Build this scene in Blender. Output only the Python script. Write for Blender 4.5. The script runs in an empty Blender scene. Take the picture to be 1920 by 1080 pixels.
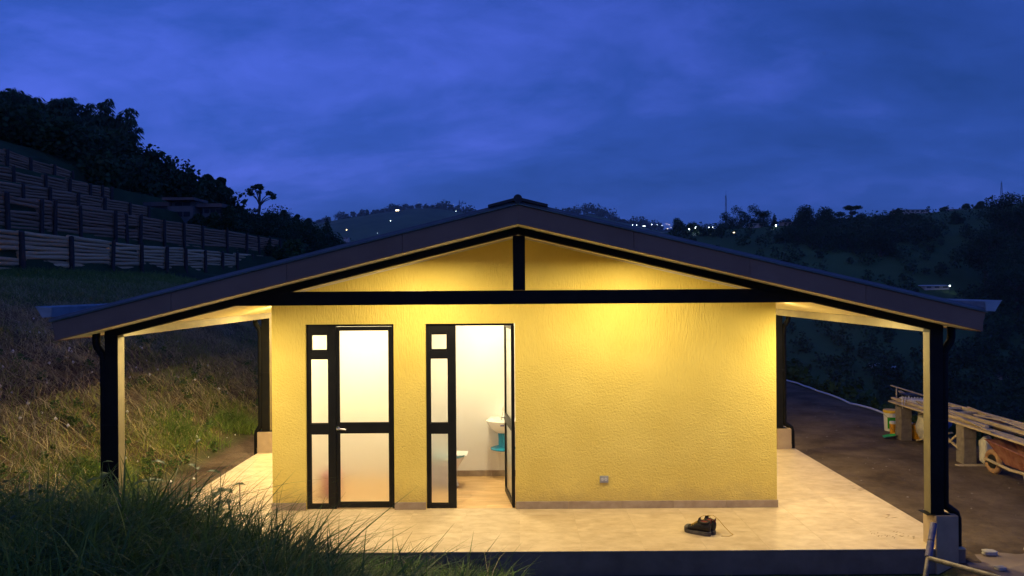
import bpy, bmesh, math, random
import numpy as np
from mathutils import Vector, Matrix, Euler
from math import sin, cos, pi, radians as R, sqrt, atan2

SC = bpy.context.scene
COL = SC.collection
random.seed(7)
RNG = np.random.default_rng(7)

# ------------------------------------------------------------------ camera
F, H, ROLL = 1400.0, 2.538, 0.0065          # focal length in photo pixels, eye height above the porch floor
cam = bpy.data.cameras.new('camera')
cam.sensor_width = 36; cam.lens = F / 1920 * 36
cam.shift_x = -12 / 1920; cam.shift_y = -3 / 1920
cam.clip_start = 0.05; cam.clip_end = 9000
cam_o = bpy.data.objects.new('camera', cam); COL.objects.link(cam_o)
cam_o.location = (0, 0, H); cam_o.rotation_euler = (pi / 2, ROLL, 0)
SC.camera = cam_o

# ------------------------------------------------------------------ sky: deep blue dusk, sun just under the horizon behind the viewer
W = bpy.data.worlds.new('World'); SC.world = W; W.use_nodes = True
nt = W.node_tree; N = nt.nodes; L = nt.links
bg = N['Background']; bg.inputs['Strength'].default_value = 0.15
sky = N.new('ShaderNodeTexSky'); sky.sky_type = 'NISHITA'; sky.sun_disc = False
sky.sun_elevation = R(-0.9); sky.sun_rotation = R(130); sky.ozone_density = 4.6; sky.altitude = 1500
tc = N.new('ShaderNodeTexCoord')
sep = N.new('ShaderNodeSeparateXYZ'); L.new(tc.outputs['Generated'], sep.inputs[0])
zc = N.new('ShaderNodeMath'); zc.operation = 'MAXIMUM'; L.new(sep.outputs['Z'], zc.inputs[0]); zc.inputs[1].default_value = 0.0
zl = N.new('ShaderNodeMath'); zl.operation = 'MULTIPLY_ADD'; L.new(zc.outputs[0], zl.inputs[0]); zl.inputs[1].default_value = 0.8; zl.inputs[2].default_value = 0.2
vv = N.new('ShaderNodeCombineXYZ'); L.new(sep.outputs['X'], vv.inputs[0]); L.new(sep.outputs['Y'], vv.inputs[1]); L.new(zl.outputs[0], vv.inputs[2])
L.new(vv.outputs[0], sky.inputs['Vector'])
# cloud deck: the view direction projected onto a plane overhead
zd = N.new('ShaderNodeMath'); zd.operation = 'ADD'; L.new(zc.outputs[0], zd.inputs[0]); zd.inputs[1].default_value = 0.42
cx = N.new('ShaderNodeMath'); cx.operation = 'DIVIDE'; L.new(sep.outputs['X'], cx.inputs[0]); L.new(zd.outputs[0], cx.inputs[1])
cy = N.new('ShaderNodeMath'); cy.operation = 'DIVIDE'; L.new(sep.outputs['Y'], cy.inputs[0]); L.new(zd.outputs[0], cy.inputs[1])
cv = N.new('ShaderNodeCombineXYZ'); L.new(cx.outputs[0], cv.inputs[0]); L.new(cy.outputs[0], cv.inputs[1])
cm = N.new('ShaderNodeMapping'); L.new(cv.outputs[0], cm.inputs[0])
cm.inputs['Scale'].default_value = (1.1, 1.7, 1); cm.inputs['Rotation'].default_value = (0, 0, R(16)); cm.inputs['Location'].default_value = (7.7, 0.4, 0)
n1 = N.new('ShaderNodeTexNoise'); n1.inputs['Scale'].default_value = 1.0; n1.inputs['Detail'].default_value = 7; n1.inputs['Roughness'].default_value = 0.62; n1.inputs['Distortion'].default_value = 0.5
L.new(cm.outputs[0], n1.inputs['Vector'])
n2_ = N.new('ShaderNodeTexNoise'); n2_.inputs['Scale'].default_value = 3.4; n2_.inputs['Detail'].default_value = 8; n2_.inputs['Roughness'].default_value = 0.6; n2_.inputs['Distortion'].default_value = 0.3
L.new(cm.outputs[0], n2_.inputs['Vector'])
nm = N.new('ShaderNodeMix'); nm.inputs[0].default_value = 0.36; L.new(n1.outputs['Fac'], nm.inputs[2]); L.new(n2_.outputs['Fac'], nm.inputs[3])
cr = N.new('ShaderNodeValToRGB'); L.new(nm.outputs[0], cr.inputs[0])
e = cr.color_ramp.elements
e[0].position = 0.34; e[0].color = (0.80, 0.94, 1.02, 1)
e[1].position = 0.68; e[1].color = (3.6, 2.05, 2.45, 1)
mid = cr.color_ramp.elements.new(0.5); mid.color = (1.42, 1.29, 1.5, 1)
mu = N.new('ShaderNodeMix'); mu.data_type = 'RGBA'; mu.blend_type = 'MULTIPLY'; mu.inputs[0].default_value = 1
L.new(sky.outputs[0], mu.inputs[6]); L.new(cr.outputs[0], mu.inputs[7])
L.new(mu.outputs[2], bg.inputs['Color'])

# ------------------------------------------------------------------ the last glow of the set sun, low behind the viewer, very weak and wide
sd = bpy.data.lights.new('afterglow_sun', 'SUN'); sd.energy = 0.032; sd.angle = R(50); sd.color = (1.0, 0.84, 0.74)
so_ = bpy.data.objects.new('afterglow_sun', sd); COL.objects.link(so_); so_.rotation_euler = (R(78), 0, R(-50))

# ------------------------------------------------------------------ exposure (the phone exposed for the dusk)
vs = SC.view_settings; vs.view_transform = 'Standard'; vs.look = 'None'; vs.gamma = 1; vs.use_curve_mapping = False
vs.exposure = 2.75
SC.render.engine = 'CYCLES'
SC.cycles.use_denoising = True; SC.cycles.max_bounces = 6; SC.cycles.volume_bounces = 0; SC.cycles.transparent_max_bounces = 8
SC.cycles.sample_clamp_indirect = 4
WARM = (1.0, 0.80, 0.40)

# ------------------------------------------------------------------ helpers
def at(px, py, Y):
    """world X, Z of a direction seen in the photo, at distance Y"""
    u, v = px - 972, py - 537
    x = u * cos(ROLL) - v * sin(ROLL); y = u * sin(ROLL) + v * cos(ROLL)
    return x * Y / F, H - y * Y / F

def tag(o, label=None, cat=None, group=None, kind=None):
    if label: o['label'] = label
    if cat: o['category'] = cat
    if group: o['group'] = group
    if kind: o['kind'] = kind
    return o

WLOC = {}
def empty(name, loc=(0, 0, 0), rz=0.0):
    o = bpy.data.objects.new(name, None); COL.objects.link(o)
    o.location = loc; o.rotation_euler = (0, 0, rz); o.empty_display_size = 0.2
    WLOC[o.name] = Vector(loc)
    return o

def link(o, parent=None, world=True):
    COL.objects.link(o)
    if parent is not None:
        o.parent = parent
        if world and parent.name in WLOC:
            o.matrix_parent_inverse = Matrix.Translation(-WLOC[parent.name])
    return o

def fast_mesh(name, V, Fs, smooth=False):
    V = np.asarray(V, dtype=np.float32); Fs = np.asarray(Fs, dtype=np.int32)
    me = bpy.data.meshes.new(name)
    k = Fs.shape[1]
    me.vertices.add(len(V)); me.vertices.foreach_set('co', V.ravel())
    me.loops.add(Fs.size); me.loops.foreach_set('vertex_index', Fs.ravel())
    me.polygons.add(len(Fs)); me.polygons.foreach_set('loop_start', np.arange(0, Fs.size, k, dtype=np.int32))
    if smooth: me.polygons.foreach_set('use_smooth', np.ones(len(Fs), dtype=bool))
    me.update(calc_edges=True); me.validate()
    return me

def frame_of(t):
    t = Vector(t).normalized()
    up = Vector((0, 0, 1)) if abs(t.z) < 0.9 else Vector((1, 0, 0))
    a = t.cross(up).normalized(); return a, t.cross(a).normalized()

class MB:
    def __init__(s): s.v = []; s.f = []
    def add(s, vs_, fs_):
        n = len(s.v); s.v += [tuple(p) for p in vs_]; s.f += [tuple(i + n for i in q) for q in fs_]; return s
    def box(s, x0, x1, y0, y1, z0, z1):
        return s.add([(x0, y0, z0), (x1, y0, z0), (x1, y1, z0), (x0, y1, z0), (x0, y0, z1), (x1, y0, z1), (x1, y1, z1), (x0, y1, z1)],
                     [(0, 3, 2, 1), (4, 5, 6, 7), (0, 1, 5, 4), (1, 2, 6, 5), (2, 3, 7, 6), (3, 0, 4, 7)])
    def prism(s, poly, y0, y1):
        """poly of (x, z), anticlockwise seen from -Y"""
        n = len(poly)
        return s.add([(x, y0, z) for x, z in poly] + [(x, y1, z) for x, z in poly],
                     [tuple(range(n)), tuple(range(2 * n - 1, n - 1, -1))] + [(i, i + n, (i + 1) % n + n, (i + 1) % n) for i in range(n)])
    def bar(s, p, q, w, h):
        """rectangular bar from p to q"""
        p, q = Vector(p), Vector(q); a, b = frame_of(q - p); a = a * w / 2; b = b * h / 2
        return s.add([p - a - b, p + a - b, p + a + b, p - a + b, q - a - b, q + a - b, q + a + b, q - a + b],
                     [(0, 1, 2, 3), (7, 6, 5, 4), (0, 4, 5, 1), (1, 5, 6, 2), (2, 6, 7, 3), (3, 7, 4, 0)])
    def tube(s, pts, r, n=10, cap=True):
        pts = [Vector(p) for p in pts]; m = len(pts)
        rs = r if isinstance(r, (list, tuple)) else [r] * m
        base = len(s.v); a0 = None
        for i, p in enumerate(pts):
            t = (pts[min(i + 1, m - 1)] - pts[max(i - 1, 0)]).normalized()
            if a0 is None: a, b = frame_of(t)
            else:
                a = (a0 - t * a0.dot(t)).normalized(); b = t.cross(a)
            a0 = a
            for k in range(n):
                an = 2 * pi * k / n; s.v.append(tuple(p + (a * cos(an) + b * sin(an)) * rs[i]))
        for i in range(m - 1):
            for k in range(n):
                k2 = (k + 1) % n
                s.f.append((base + i * n + k, base + i * n + k2, base + (i + 1) * n + k2, base + (i + 1) * n + k))
        if cap:
            s.f.append(tuple(base + k for k in range(n - 1, -1, -1))); s.f.append(tuple(base + (m - 1) * n + k for k in range(n)))
        return s
    def lathe(s, prof, c=(0, 0, 0), n=24, sx=1, sy=1):
        base = len(s.v); m = len(prof)
        for r, z in prof:
            for k in range(n):
                a = 2 * pi * k / n; s.v.append((c[0] + r * cos(a) * sx, c[1] + r * sin(a) * sy, c[2] + z))
        for i in range(m - 1):
            for k in range(n):
                k2 = (k + 1) % n; s.f.append((base + i * n + k, base + i * n + k2, base + (i + 1) * n + k2, base + (i + 1) * n + k))
        s.f.append(tuple(base + k for k in range(n - 1, -1, -1))); s.f.append(tuple(base + (m - 1) * n + k for k in range(n)))
        return s
    def mesh(s, name, smooth=False, bevel=0, seg=2):
        me = bpy.data.meshes.new(name); me.from_pydata(s.v, [], s.f)
        bm = bmesh.new(); bm.from_mesh(me)
        bmesh.ops.recalc_face_normals(bm, faces=bm.faces)
        if bevel:
            ed = [x for x in bm.edges if len(x.link_faces) == 2 and x.calc_face_angle(0) > 0.5]
            bmesh.ops.bevel(bm, geom=ed, offset=bevel, segments=seg, affect='EDGES', clamp_overlap=True)
        bm.to_mesh(me); bm.free()
        if smooth:
            me.polygons.foreach_set('use_smooth', np.ones(len(me.polygons), dtype=bool))
            me.set_sharp_from_angle(angle=R(40))
        return me
    def build(s, name, mat, parent=None, smooth=False, bevel=0, world=True, seg=2):
        me = s.mesh(name, smooth, bevel, seg); me.materials.append(mat)
        return link(bpy.data.objects.new(name, me), parent, world)

def obj(name, me, mat=None, parent=None, loc=(0, 0, 0), rot=(0, 0, 0), scale=(1, 1, 1), world=True):
    if mat is not None and not me.materials: me.materials.append(mat)
    o = bpy.data.objects.new(name, me); o.location = loc; o.rotation_euler = rot; o.scale = scale
    return link(o, parent, world)

def copy_tree(o, parent=None):
    c = o.copy(); COL.objects.link(c); c.parent = parent
    for ch in o.children: copy_tree(ch, c)
    return c

# ------------------------------------------------------------------ materials
def mat(name, c1, c2=None, scale=4, rough=0.7, bump=0.0, bscale=60, metal=0.0, stretch=(1, 1, 1), coords='Object',
        detail=5, spec=0.4, emit=None, estr=0, trans=0, ior=1.45, bdist=0.01, rand=0.0, lo=0.35, hi=0.65, coat=0):
    m = bpy.data.materials.new(name); m.use_nodes = True
    n, l = m.node_tree.nodes, m.node_tree.links
    b = n['Principled BSDF']
    b.inputs['Base Color'].default_value = (*c1, 1); b.inputs['Roughness'].default_value = rough
    b.inputs['Metallic'].default_value = metal; b.inputs['Specular IOR Level'].default_value = spec
    b.inputs['Transmission Weight'].default_value = trans; b.inputs['IOR'].default_value = ior
    b.inputs['Coat Weight'].default_value = coat
    if emit:
        b.inputs['Emission Color'].default_value = (*emit, 1); b.inputs['Emission Strength'].default_value = estr
    if c2 is not None or bump or rand:
        if coords == 'Position':
            g = n.new('ShaderNodeNewGeometry'); src = g.outputs['Position']
        else:
            g = n.new('ShaderNodeTexCoord'); src = g.outputs['Object']
        mp = n.new('ShaderNodeMapping'); mp.inputs['Scale'].default_value = stretch; l.new(src, mp.inputs[0])
        vec = mp.outputs[0]
        if rand:
            oi = n.new('ShaderNodeObjectInfo'); ml = n.new('ShaderNodeMath'); ml.operation = 'MULTIPLY'; ml.inputs[1].default_value = 37.0
            l.new(oi.outputs['Random'], ml.inputs[0]); ad = n.new('ShaderNodeVectorMath'); l.new(vec, ad.inputs[0]); l.new(ml.outputs[0], ad.inputs[1]); vec = ad.outputs[0]
        if c2 is not None:
            t = n.new('ShaderNodeTexNoise'); t.inputs['Scale'].default_value = scale; t.inputs['Detail'].default_value = detail; t.inputs['Roughness'].default_value = 0.6
            l.new(vec, t.inputs['Vector'])
            rmp = n.new('ShaderNodeValToRGB'); rmp.color_ramp.elements[0].position = lo; rmp.color_ramp.elements[1].position = hi
            rmp.color_ramp.elements[0].color = (*c1, 1); rmp.color_ramp.elements[1].color = (*c2, 1)
            l.new(t.outputs['Fac'], rmp.inputs[0]); out = rmp.outputs[0]
            if rand:
                hs = n.new('ShaderNodeHueSaturation'); mr = n.new('ShaderNodeMapRange'); l.new(oi.outputs['Random'], mr.inputs[0])
                mr.inputs[3].default_value = 1 - rand; mr.inputs[4].default_value = 1 + rand; l.new(mr.outputs[0], hs.inputs['Value']); l.new(out, hs.inputs['Color']); out = hs.outputs[0]
            l.new(out, b.inputs['Base Color'])
        if bump:
            t2 = n.new('ShaderNodeTexNoise'); t2.inputs['Scale'].default_value = bscale; t2.inputs['Detail'].default_value = 4
            l.new(vec, t2.inputs['Vector'])
            bp = n.new('ShaderNodeBump'); bp.inputs['Strength'].default_value = bump; bp.inputs['Distance'].default_value = bdist
            l.new(t2.outputs['Fac'], bp.inputs['Height']); l.new(bp.outputs[0], b.inputs['Normal'])
    return m

def leaf_mat(name, c1, c2, scale=0.6, rough=0.6, trans=0.25):
    m = bpy.data.materials.new(name); m.use_nodes = True
    n, l = m.node_tree.nodes, m.node_tree.links
    b = n['Principled BSDF']; b.inputs['Roughness'].default_value = rough; b.inputs['Specular IOR Level'].default_value = 0.25
    g = n.new('ShaderNodeNewGeometry')
    t = n.new('ShaderNodeTexNoise'); t.inputs['Scale'].default_value = scale; t.inputs['Detail'].default_value = 3; l.new(g.outputs['Position'], t.inputs['Vector'])
    ad = n.new('ShaderNodeMath'); ad.operation = 'MULTIPLY_ADD'; l.new(g.outputs['Random Per Island'], ad.inputs[0]); ad.inputs[1].default_value = 0.5; l.new(t.outputs['Fac'], ad.inputs[2])
    rp = n.new('ShaderNodeValToRGB'); rp.color_ramp.elements[0].position = 0.4; rp.color_ramp.elements[1].position = 1.0
    rp.color_ramp.elements[0].color = (*c1, 1); rp.color_ramp.elements[1].color = (*c2, 1); l.new(ad.outputs[0], rp.inputs[0])
    l.new(rp.outputs[0], b.inputs['Base Color'])
    tr = n.new('ShaderNodeBsdfTranslucent'); l.new(rp.outputs[0], tr.inputs[0])
    mx = n.new('ShaderNodeMixShader'); mx.inputs[0].default_value = trans
    l.new(b.outputs[0], mx.inputs[1]); l.new(tr.outputs[0], mx.inputs[2])
    l.new(mx.outputs[0], n['Material Output'].inputs['Surface'])
    return m

def stucco():
    m = bpy.data.materials.new('yellow_stucco'); m.use_nodes = True
    n, l = m.node_tree.nodes, m.node_tree.links; b = n['Principled BSDF']
    b.inputs['Roughness'].default_value = 0.75; b.inputs['Specular IOR Level'].default_value = 0.2
    g = n.new('ShaderNodeNewGeometry')
    t = n.new('ShaderNodeTexNoise'); t.inputs['Scale'].default_value = 2.2; t.inputs['Detail'].default_value = 6; l.new(g.outputs['Position'], t.inputs['Vector'])
    rp = n.new('ShaderNodeValToRGB'); rp.color_ramp.elements[0].position = 0.3; rp.color_ramp.elements[1].position = 0.7
    rp.color_ramp.elements[0].color = (0.75, 0.575, 0.135, 1); rp.color_ramp.elements[1].color = (0.82, 0.645, 0.165, 1); l.new(t.outputs['Fac'], rp.inputs[0])
    l.new(rp.outputs[0], b.inputs['Base Color'])
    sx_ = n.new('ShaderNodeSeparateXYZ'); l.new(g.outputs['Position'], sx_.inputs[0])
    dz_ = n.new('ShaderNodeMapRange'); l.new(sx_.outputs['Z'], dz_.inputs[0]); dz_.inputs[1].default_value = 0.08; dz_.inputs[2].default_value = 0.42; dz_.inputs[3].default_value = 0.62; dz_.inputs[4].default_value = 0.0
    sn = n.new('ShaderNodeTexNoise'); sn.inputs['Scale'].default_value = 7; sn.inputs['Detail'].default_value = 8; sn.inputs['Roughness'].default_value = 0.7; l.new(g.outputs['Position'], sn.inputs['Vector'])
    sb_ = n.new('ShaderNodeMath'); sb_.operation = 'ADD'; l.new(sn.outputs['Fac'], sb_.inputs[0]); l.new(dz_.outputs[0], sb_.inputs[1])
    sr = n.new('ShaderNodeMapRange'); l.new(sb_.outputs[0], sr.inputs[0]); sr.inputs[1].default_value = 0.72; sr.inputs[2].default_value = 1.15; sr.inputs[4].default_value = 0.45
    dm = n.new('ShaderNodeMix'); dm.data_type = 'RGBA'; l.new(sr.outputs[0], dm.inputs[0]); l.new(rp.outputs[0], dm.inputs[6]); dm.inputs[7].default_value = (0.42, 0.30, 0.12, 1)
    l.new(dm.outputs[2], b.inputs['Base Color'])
    # combed render: grains that turn into vertical drags in places
    m1 = n.new('ShaderNodeMapping'); m1.inputs['Scale'].default_value = (62, 62, 11); l.new(g.outputs['Position'], m1.inputs[0])
    w = n.new('ShaderNodeTexNoise'); w.inputs['Scale'].default_value = 1; w.inputs['Detail'].default_value = 3; w.inputs['Distortion'].default_value = 0.6; l.new(m1.outputs[0], w.inputs['Vector'])
    gr = n.new('ShaderNodeTexNoise'); gr.inputs['Scale'].default_value = 48; gr.inputs['Detail'].default_value = 4; gr.inputs['Distortion'].default_value = 0.8; l.new(g.outputs['Position'], gr.inputs['Vector'])
    mk = n.new('ShaderNodeTexNoise'); mk.inputs['Scale'].default_value = 0.9; mk.inputs['Detail'].default_value = 2; l.new(g.outputs['Position'], mk.inputs['Vector'])
    sp = n.new('ShaderNodeSeparateXYZ'); l.new(g.outputs['Position'], sp.inputs[0])
    zz = n.new('ShaderNodeMapRange'); l.new(sp.outputs['Z'], zz.inputs[0]); zz.inputs[1].default_value = 0.9; zz.inputs[2].default_value = 2.3; zz.inputs[3].default_value = -0.3; zz.inputs[4].default_value = 0.35
    ad = n.new('ShaderNodeMath'); l.new(mk.outputs['Fac'], ad.inputs[0]); l.new(zz.outputs[0], ad.inputs[1])
    rm = n.new('ShaderNodeValToRGB'); rm.color_ramp.elements[0].position = 0.4; rm.color_ramp.elements[1].position = 0.65; l.new(ad.outputs[0], rm.inputs[0])
    mx = n.new('ShaderNodeMix'); l.new(rm.outputs[0], mx.inputs[0]); l.new(gr.outputs['Fac'], mx.inputs[2]); l.new(w.outputs['Fac'], mx.inputs[3])
    bp = n.new('ShaderNodeBump'); bp.inputs['Strength'].default_value = 0.85; bp.inputs['Distance'].default_value = 0.014
    l.new(mx.outputs[0], bp.inputs['Height']); l.new(bp.outputs[0], b.inputs['Normal'])
    return m

M = {}
M['stucco'] = stucco()
M['black'] = mat('black_painted_steel', (0.006, 0.006, 0.006), (0.010, 0.010, 0.009), 8, 0.55, 0.05, 200, spec=0.15)
M['alu'] = mat('black_aluminium', (0.008, 0.008, 0.008), (0.012, 0.012, 0.012), 8, 0.4, spec=0.3)
M['fascia'] = mat('brown_fascia_board', (0.235, 0.135, 0.088), (0.27, 0.158, 0.104), 3, 0.75, 0.1, 300, rand=0.05)
M['cream'] = mat('cream_ceiling_board', (0.74, 0.68, 0.56), (0.78, 0.72, 0.60), 2, 0.6, 0.05, 150)
M['flash'] = mat('grey_zinc_flashing', (0.16, 0.20, 0.20), (0.22, 0.26, 0.26), 5, 0.45, metal=0.3)
M['gutter'] = mat('galvanised_gutter', (0.26, 0.30, 0.32), (0.36, 0.40, 0.42), 6, 0.5, metal=0.3)
M['sheet'] = mat('roof_sheet', (0.10, 0.11, 0.12), (0.14, 0.15, 0.16), 3, 0.5, metal=0.2)
M['ridge'] = mat('dark_ridge_tile', (0.025, 0.023, 0.024), (0.04, 0.036, 0.036), 6, 0.6)
M['plinth'] = mat('beige_plinth_paint', (0.36, 0.27, 0.18), (0.43, 0.33, 0.22), 6, 0.7, 0.1, 120)
M['beam'] = mat('olive_beige_beam_lit_strip', (0.115, 0.095, 0.055), (0.15, 0.125, 0.072), 5, 0.6)  # beam colour; on the post strips it stands in for porch light
M['tile'] = mat('cream_marbled_floor_tile', (0.42, 0.315, 0.19), (0.62, 0.495, 0.325), 5.0, 0.45, 0.04, 30, stretch=(1, 1.5, 1), coords='Position', detail=8, rand=0.035, lo=0.3, hi=0.72)
M['skirt'] = mat('greige_skirting_tile', (0.30, 0.22, 0.145), (0.42, 0.33, 0.23), 6, 0.45, coords='Position', detail=7, rand=0.06)
M['grout'] = mat('beige_grout', (0.50, 0.40, 0.27), (0.56, 0.45, 0.31), 20, 0.9)
M['concrete'] = mat('grey_concrete', (0.17, 0.125, 0.095), (0.24, 0.18, 0.14), 3, 0.9, 0.3, 40)
M['concrete_l'] = mat('pale_concrete', (0.34, 0.31, 0.28), (0.46, 0.43, 0.39), 4, 0.85, 0.3, 40)
M['white'] = mat('white_plaster', (0.80, 0.77, 0.70), (0.83, 0.80, 0.73), 2, 0.7, 0.03, 60)
M['plank'] = mat('wood_look_tile', (0.50, 0.30, 0.125), (0.68, 0.46, 0.23), 3.0, 0.4, 0.05, 30, stretch=(1.2, 16, 1), coords='Position', detail=7, rand=0.08)
M['frost'] = mat('frosted_glass', (0.97, 0.97, 0.94), rough=0.6, trans=1.0, ior=1.14, spec=0.1)
M['chrome'] = mat('brushed_chrome', (0.75, 0.74, 0.72), rough=0.22, metal=1.0)
M['porcelain'] = mat('white_porcelain', (0.84, 0.83, 0.80), rough=0.12, spec=0.5)
M['turq'] = mat('turquoise_glaze', (0.02, 0.24, 0.42), (0.03, 0.28, 0.46), 6, 0.22)
M['paleblue'] = mat('pale_blue_plastic', (0.25, 0.55, 0.65), rough=0.35)
M['pink'] = mat('pink_plastic', (0.72, 0.34, 0.33), rough=0.4)
M['outlet'] = mat('grey_outlet_plastic', (0.34, 0.35, 0.36), rough=0.4)
M['dark'] = mat('dark_slot', (0.02, 0.02, 0.02), rough=0.6)
M['shoe'] = mat('black_worn_leather', (0.008, 0.007, 0.006), (0.028, 0.024, 0.020), 14, 0.6, 0.3, 120)
M['sole'] = mat('dusty_rubber_sole', (0.05, 0.045, 0.038), (0.11, 0.095, 0.075), 20, 0.85, 0.3, 90)
M['toe'] = mat('scuffed_toe_cap', (0.10, 0.09, 0.08), (0.30, 0.27, 0.22), 12, 0.6)
M['lace'] = mat('yellow_cord', (0.48, 0.28, 0.02), rough=0.7)
M['redfab'] = mat('dark_red_lining', (0.12, 0.02, 0.015), rough=0.9)
M['log'] = mat('round_timber', (0.26, 0.125, 0.062), (0.46, 0.25, 0.14), 3.0, 0.9, 0.4, 12, stretch=(0.5, 4, 4), rand=0.22)
M['log_lamplit'] = mat('lamplit_round_timber', (0.52, 0.29, 0.135), (0.74, 0.47, 0.25), 3.0, 0.9, 0.4, 12, stretch=(0.5, 4, 4), rand=0.2)  # same logs made lighter and warmer: porch lamplight put into the colour
M['logpost'] = mat('dark_timber_post', (0.035, 0.026, 0.022), (0.07, 0.05, 0.04), 5, 0.9, 0.4, 20)
M['timber'] = mat('raw_timber', (0.38, 0.29, 0.18), (0.58, 0.47, 0.32), 5, 0.85, 0.2, 30, stretch=(6, 1, 6), rand=0.12)
M['block'] = mat('rough_concrete_block', (0.20, 0.165, 0.135), (0.29, 0.245, 0.20), 10, 0.95, 0.5, 60)
M['plastw'] = mat('white_plastic', (0.72, 0.72, 0.70), rough=0.4)
M['plasty'] = mat('yellow_plastic', (0.75, 0.45, 0.03), rough=0.4)
M['plasto'] = mat('orange_plastic', (0.75, 0.33, 0.02), rough=0.4)
M['plastg'] = mat('green_plastic', (0.04, 0.45, 0.10), rough=0.4)
M['label_g'] = mat('green_label', (0.01, 0.32, 0.015), rough=0.5)
M['sack'] = mat('white_woven_sack', (0.55, 0.52, 0.50), (0.68, 0.65, 0.62), 12, 0.8, 0.5, 30, bdist=0.03)
M['bluew'] = mat('blue_plastic_wrap', (0.10, 0.17, 0.40), rough=0.5)
M['barrow'] = mat('worn_red_steel', (0.19, 0.055, 0.04), (0.32, 0.15, 0.11), 9, 0.7, 0.2, 40)
M['tyre'] = mat('clay_caked_tyre', (0.34, 0.18, 0.10), (0.45, 0.27, 0.16), 10, 0.9, 0.4, 40)
M['steel'] = mat('weathered_steel_tube', (0.12, 0.11, 0.10), (0.26, 0.22, 0.18), 14, 0.6, 0.3, 60, metal=0.4)
M['blueP'] = mat('chipped_blue_paint', (0.07, 0.07, 0.16), (0.16, 0.14, 0.20), 18, 0.5, 0.3, 60)
M['tarp'] = mat('black_plastic_sheet', (0.015, 0.016, 0.02), rough=0.35, bump=0.6, bscale=6, bdist=0.05)
M['hose'] = mat('white_pvc', (0.75, 0.75, 0.74), rough=0.4)
M['farwall'] = mat('pale_far_wall', (0.40, 0.34, 0.31), (0.48, 0.42, 0.38), 1, 0.8)
M['hillwall'] = mat('shaded_plaster', (0.12, 0.105, 0.10), (0.15, 0.13, 0.12), 1, 0.85)
M['farroof'] = mat('far_roof', (0.12, 0.08, 0.07), (0.16, 0.11, 0.09), 1, 0.7)
M['zincroof'] = mat('zinc_far_roof', (0.55, 0.60, 0.66), (0.64, 0.68, 0.72), 1, 0.5)
M['mast'] = mat('galvanised_mast', (0.10, 0.11, 0.12), rough=0.6)
M['glassd'] = mat('dark_window_glass', (0.03, 0.035, 0.04), rough=0.1)
M['bark'] = mat('bark', (0.05, 0.04, 0.03), (0.09, 0.075, 0.06), 6, 0.9, 0.4, 20)
M['leaf'] = leaf_mat('dark_leaves', (0.016, 0.034, 0.012), (0.045, 0.085, 0.030))
M['leaf2'] = leaf_mat('green_leaves', (0.030, 0.060, 0.018), (0.075, 0.13, 0.035))
M['bamboo'] = leaf_mat('bamboo_leaves', (0.028, 0.055, 0.030), (0.075, 0.125, 0.065))
M['grass'] = leaf_mat('grass_blades', (0.04, 0.09, 0.018), (0.13, 0.225, 0.045), 1.6, 0.55, 0.3)
M['sgrass'] = leaf_mat('slope_grass', (0.09, 0.13, 0.02), (0.30, 0.34, 0.075), 0.8, 0.6, 0.3)
M['tuft'] = leaf_mat('fresh_grass', (0.07, 0.13, 0.02), (0.22, 0.31, 0.06), 2, 0.6, 0.3)
M['straw'] = leaf_mat('dry_straw', (0.14, 0.125, 0.05), (0.56, 0.48, 0.25), 0.9, 0.8, 0.15)
M['weed'] = leaf_mat('weed_leaves', (0.03, 0.07, 0.015), (0.10, 0.17, 0.04), 3, 0.5, 0.3)

def glow(name, col, s):
    return mat(name, col, rough=0.5, emit=col, estr=s)
M['lens'] = glow('lamp_lens', (1.0, 0.86, 0.58), 6.0)
M['far_white'] = glow('far_white_lamp', (0.75, 0.95, 1.0), 3.6)
M['far_warm'] = glow('far_warm_lamp', (1.0, 0.72, 0.38), 3.2)
for k in ('far_white', 'far_warm'): M[k].cycles.emission_sampling = 'NONE'

# ------------------------------------------------------------------ terrain
def sm(t): t = np.clip(t, 0, 1); return t * t * (3 - 2 * t)
def vnoise(x, y, s, seed=0):
    """smooth value noise in [-1, 1]"""
    r = np.random.default_rng(seed).uniform(-1, 1, (64, 64))
    u, v = np.asarray(x, float) / s + 1000, np.asarray(y, float) / s + 1000
    i, j = np.floor(u).astype(int), np.floor(v).astype(int); a, b = sm(u - i), sm(v - j)
    g = lambda p, q: r[p % 64, q % 64]
    return (g(i, j) * (1 - a) + g(i + 1, j) * a) * (1 - b) + (g(i, j + 1) * (1 - a) + g(i + 1, j + 1) * a) * b

WALLX = [(-14.0, -0.083), (-17.0, 0.0), (-20.0, 0.0), (-22.5, 0.0), (-25.5, 0.0)]
WALLB = [3.05, 4.12, 5.66, 6.78, 7.92]       # ground at the foot of each wall (at y = 21)
WALLT = [4.18, 5.72, 6.85, 8.0, 9.35]
def wall_x(i, y): return WALLX[i][0] + WALLX[i][1] * (np.asarray(y, float) - 21)

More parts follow.
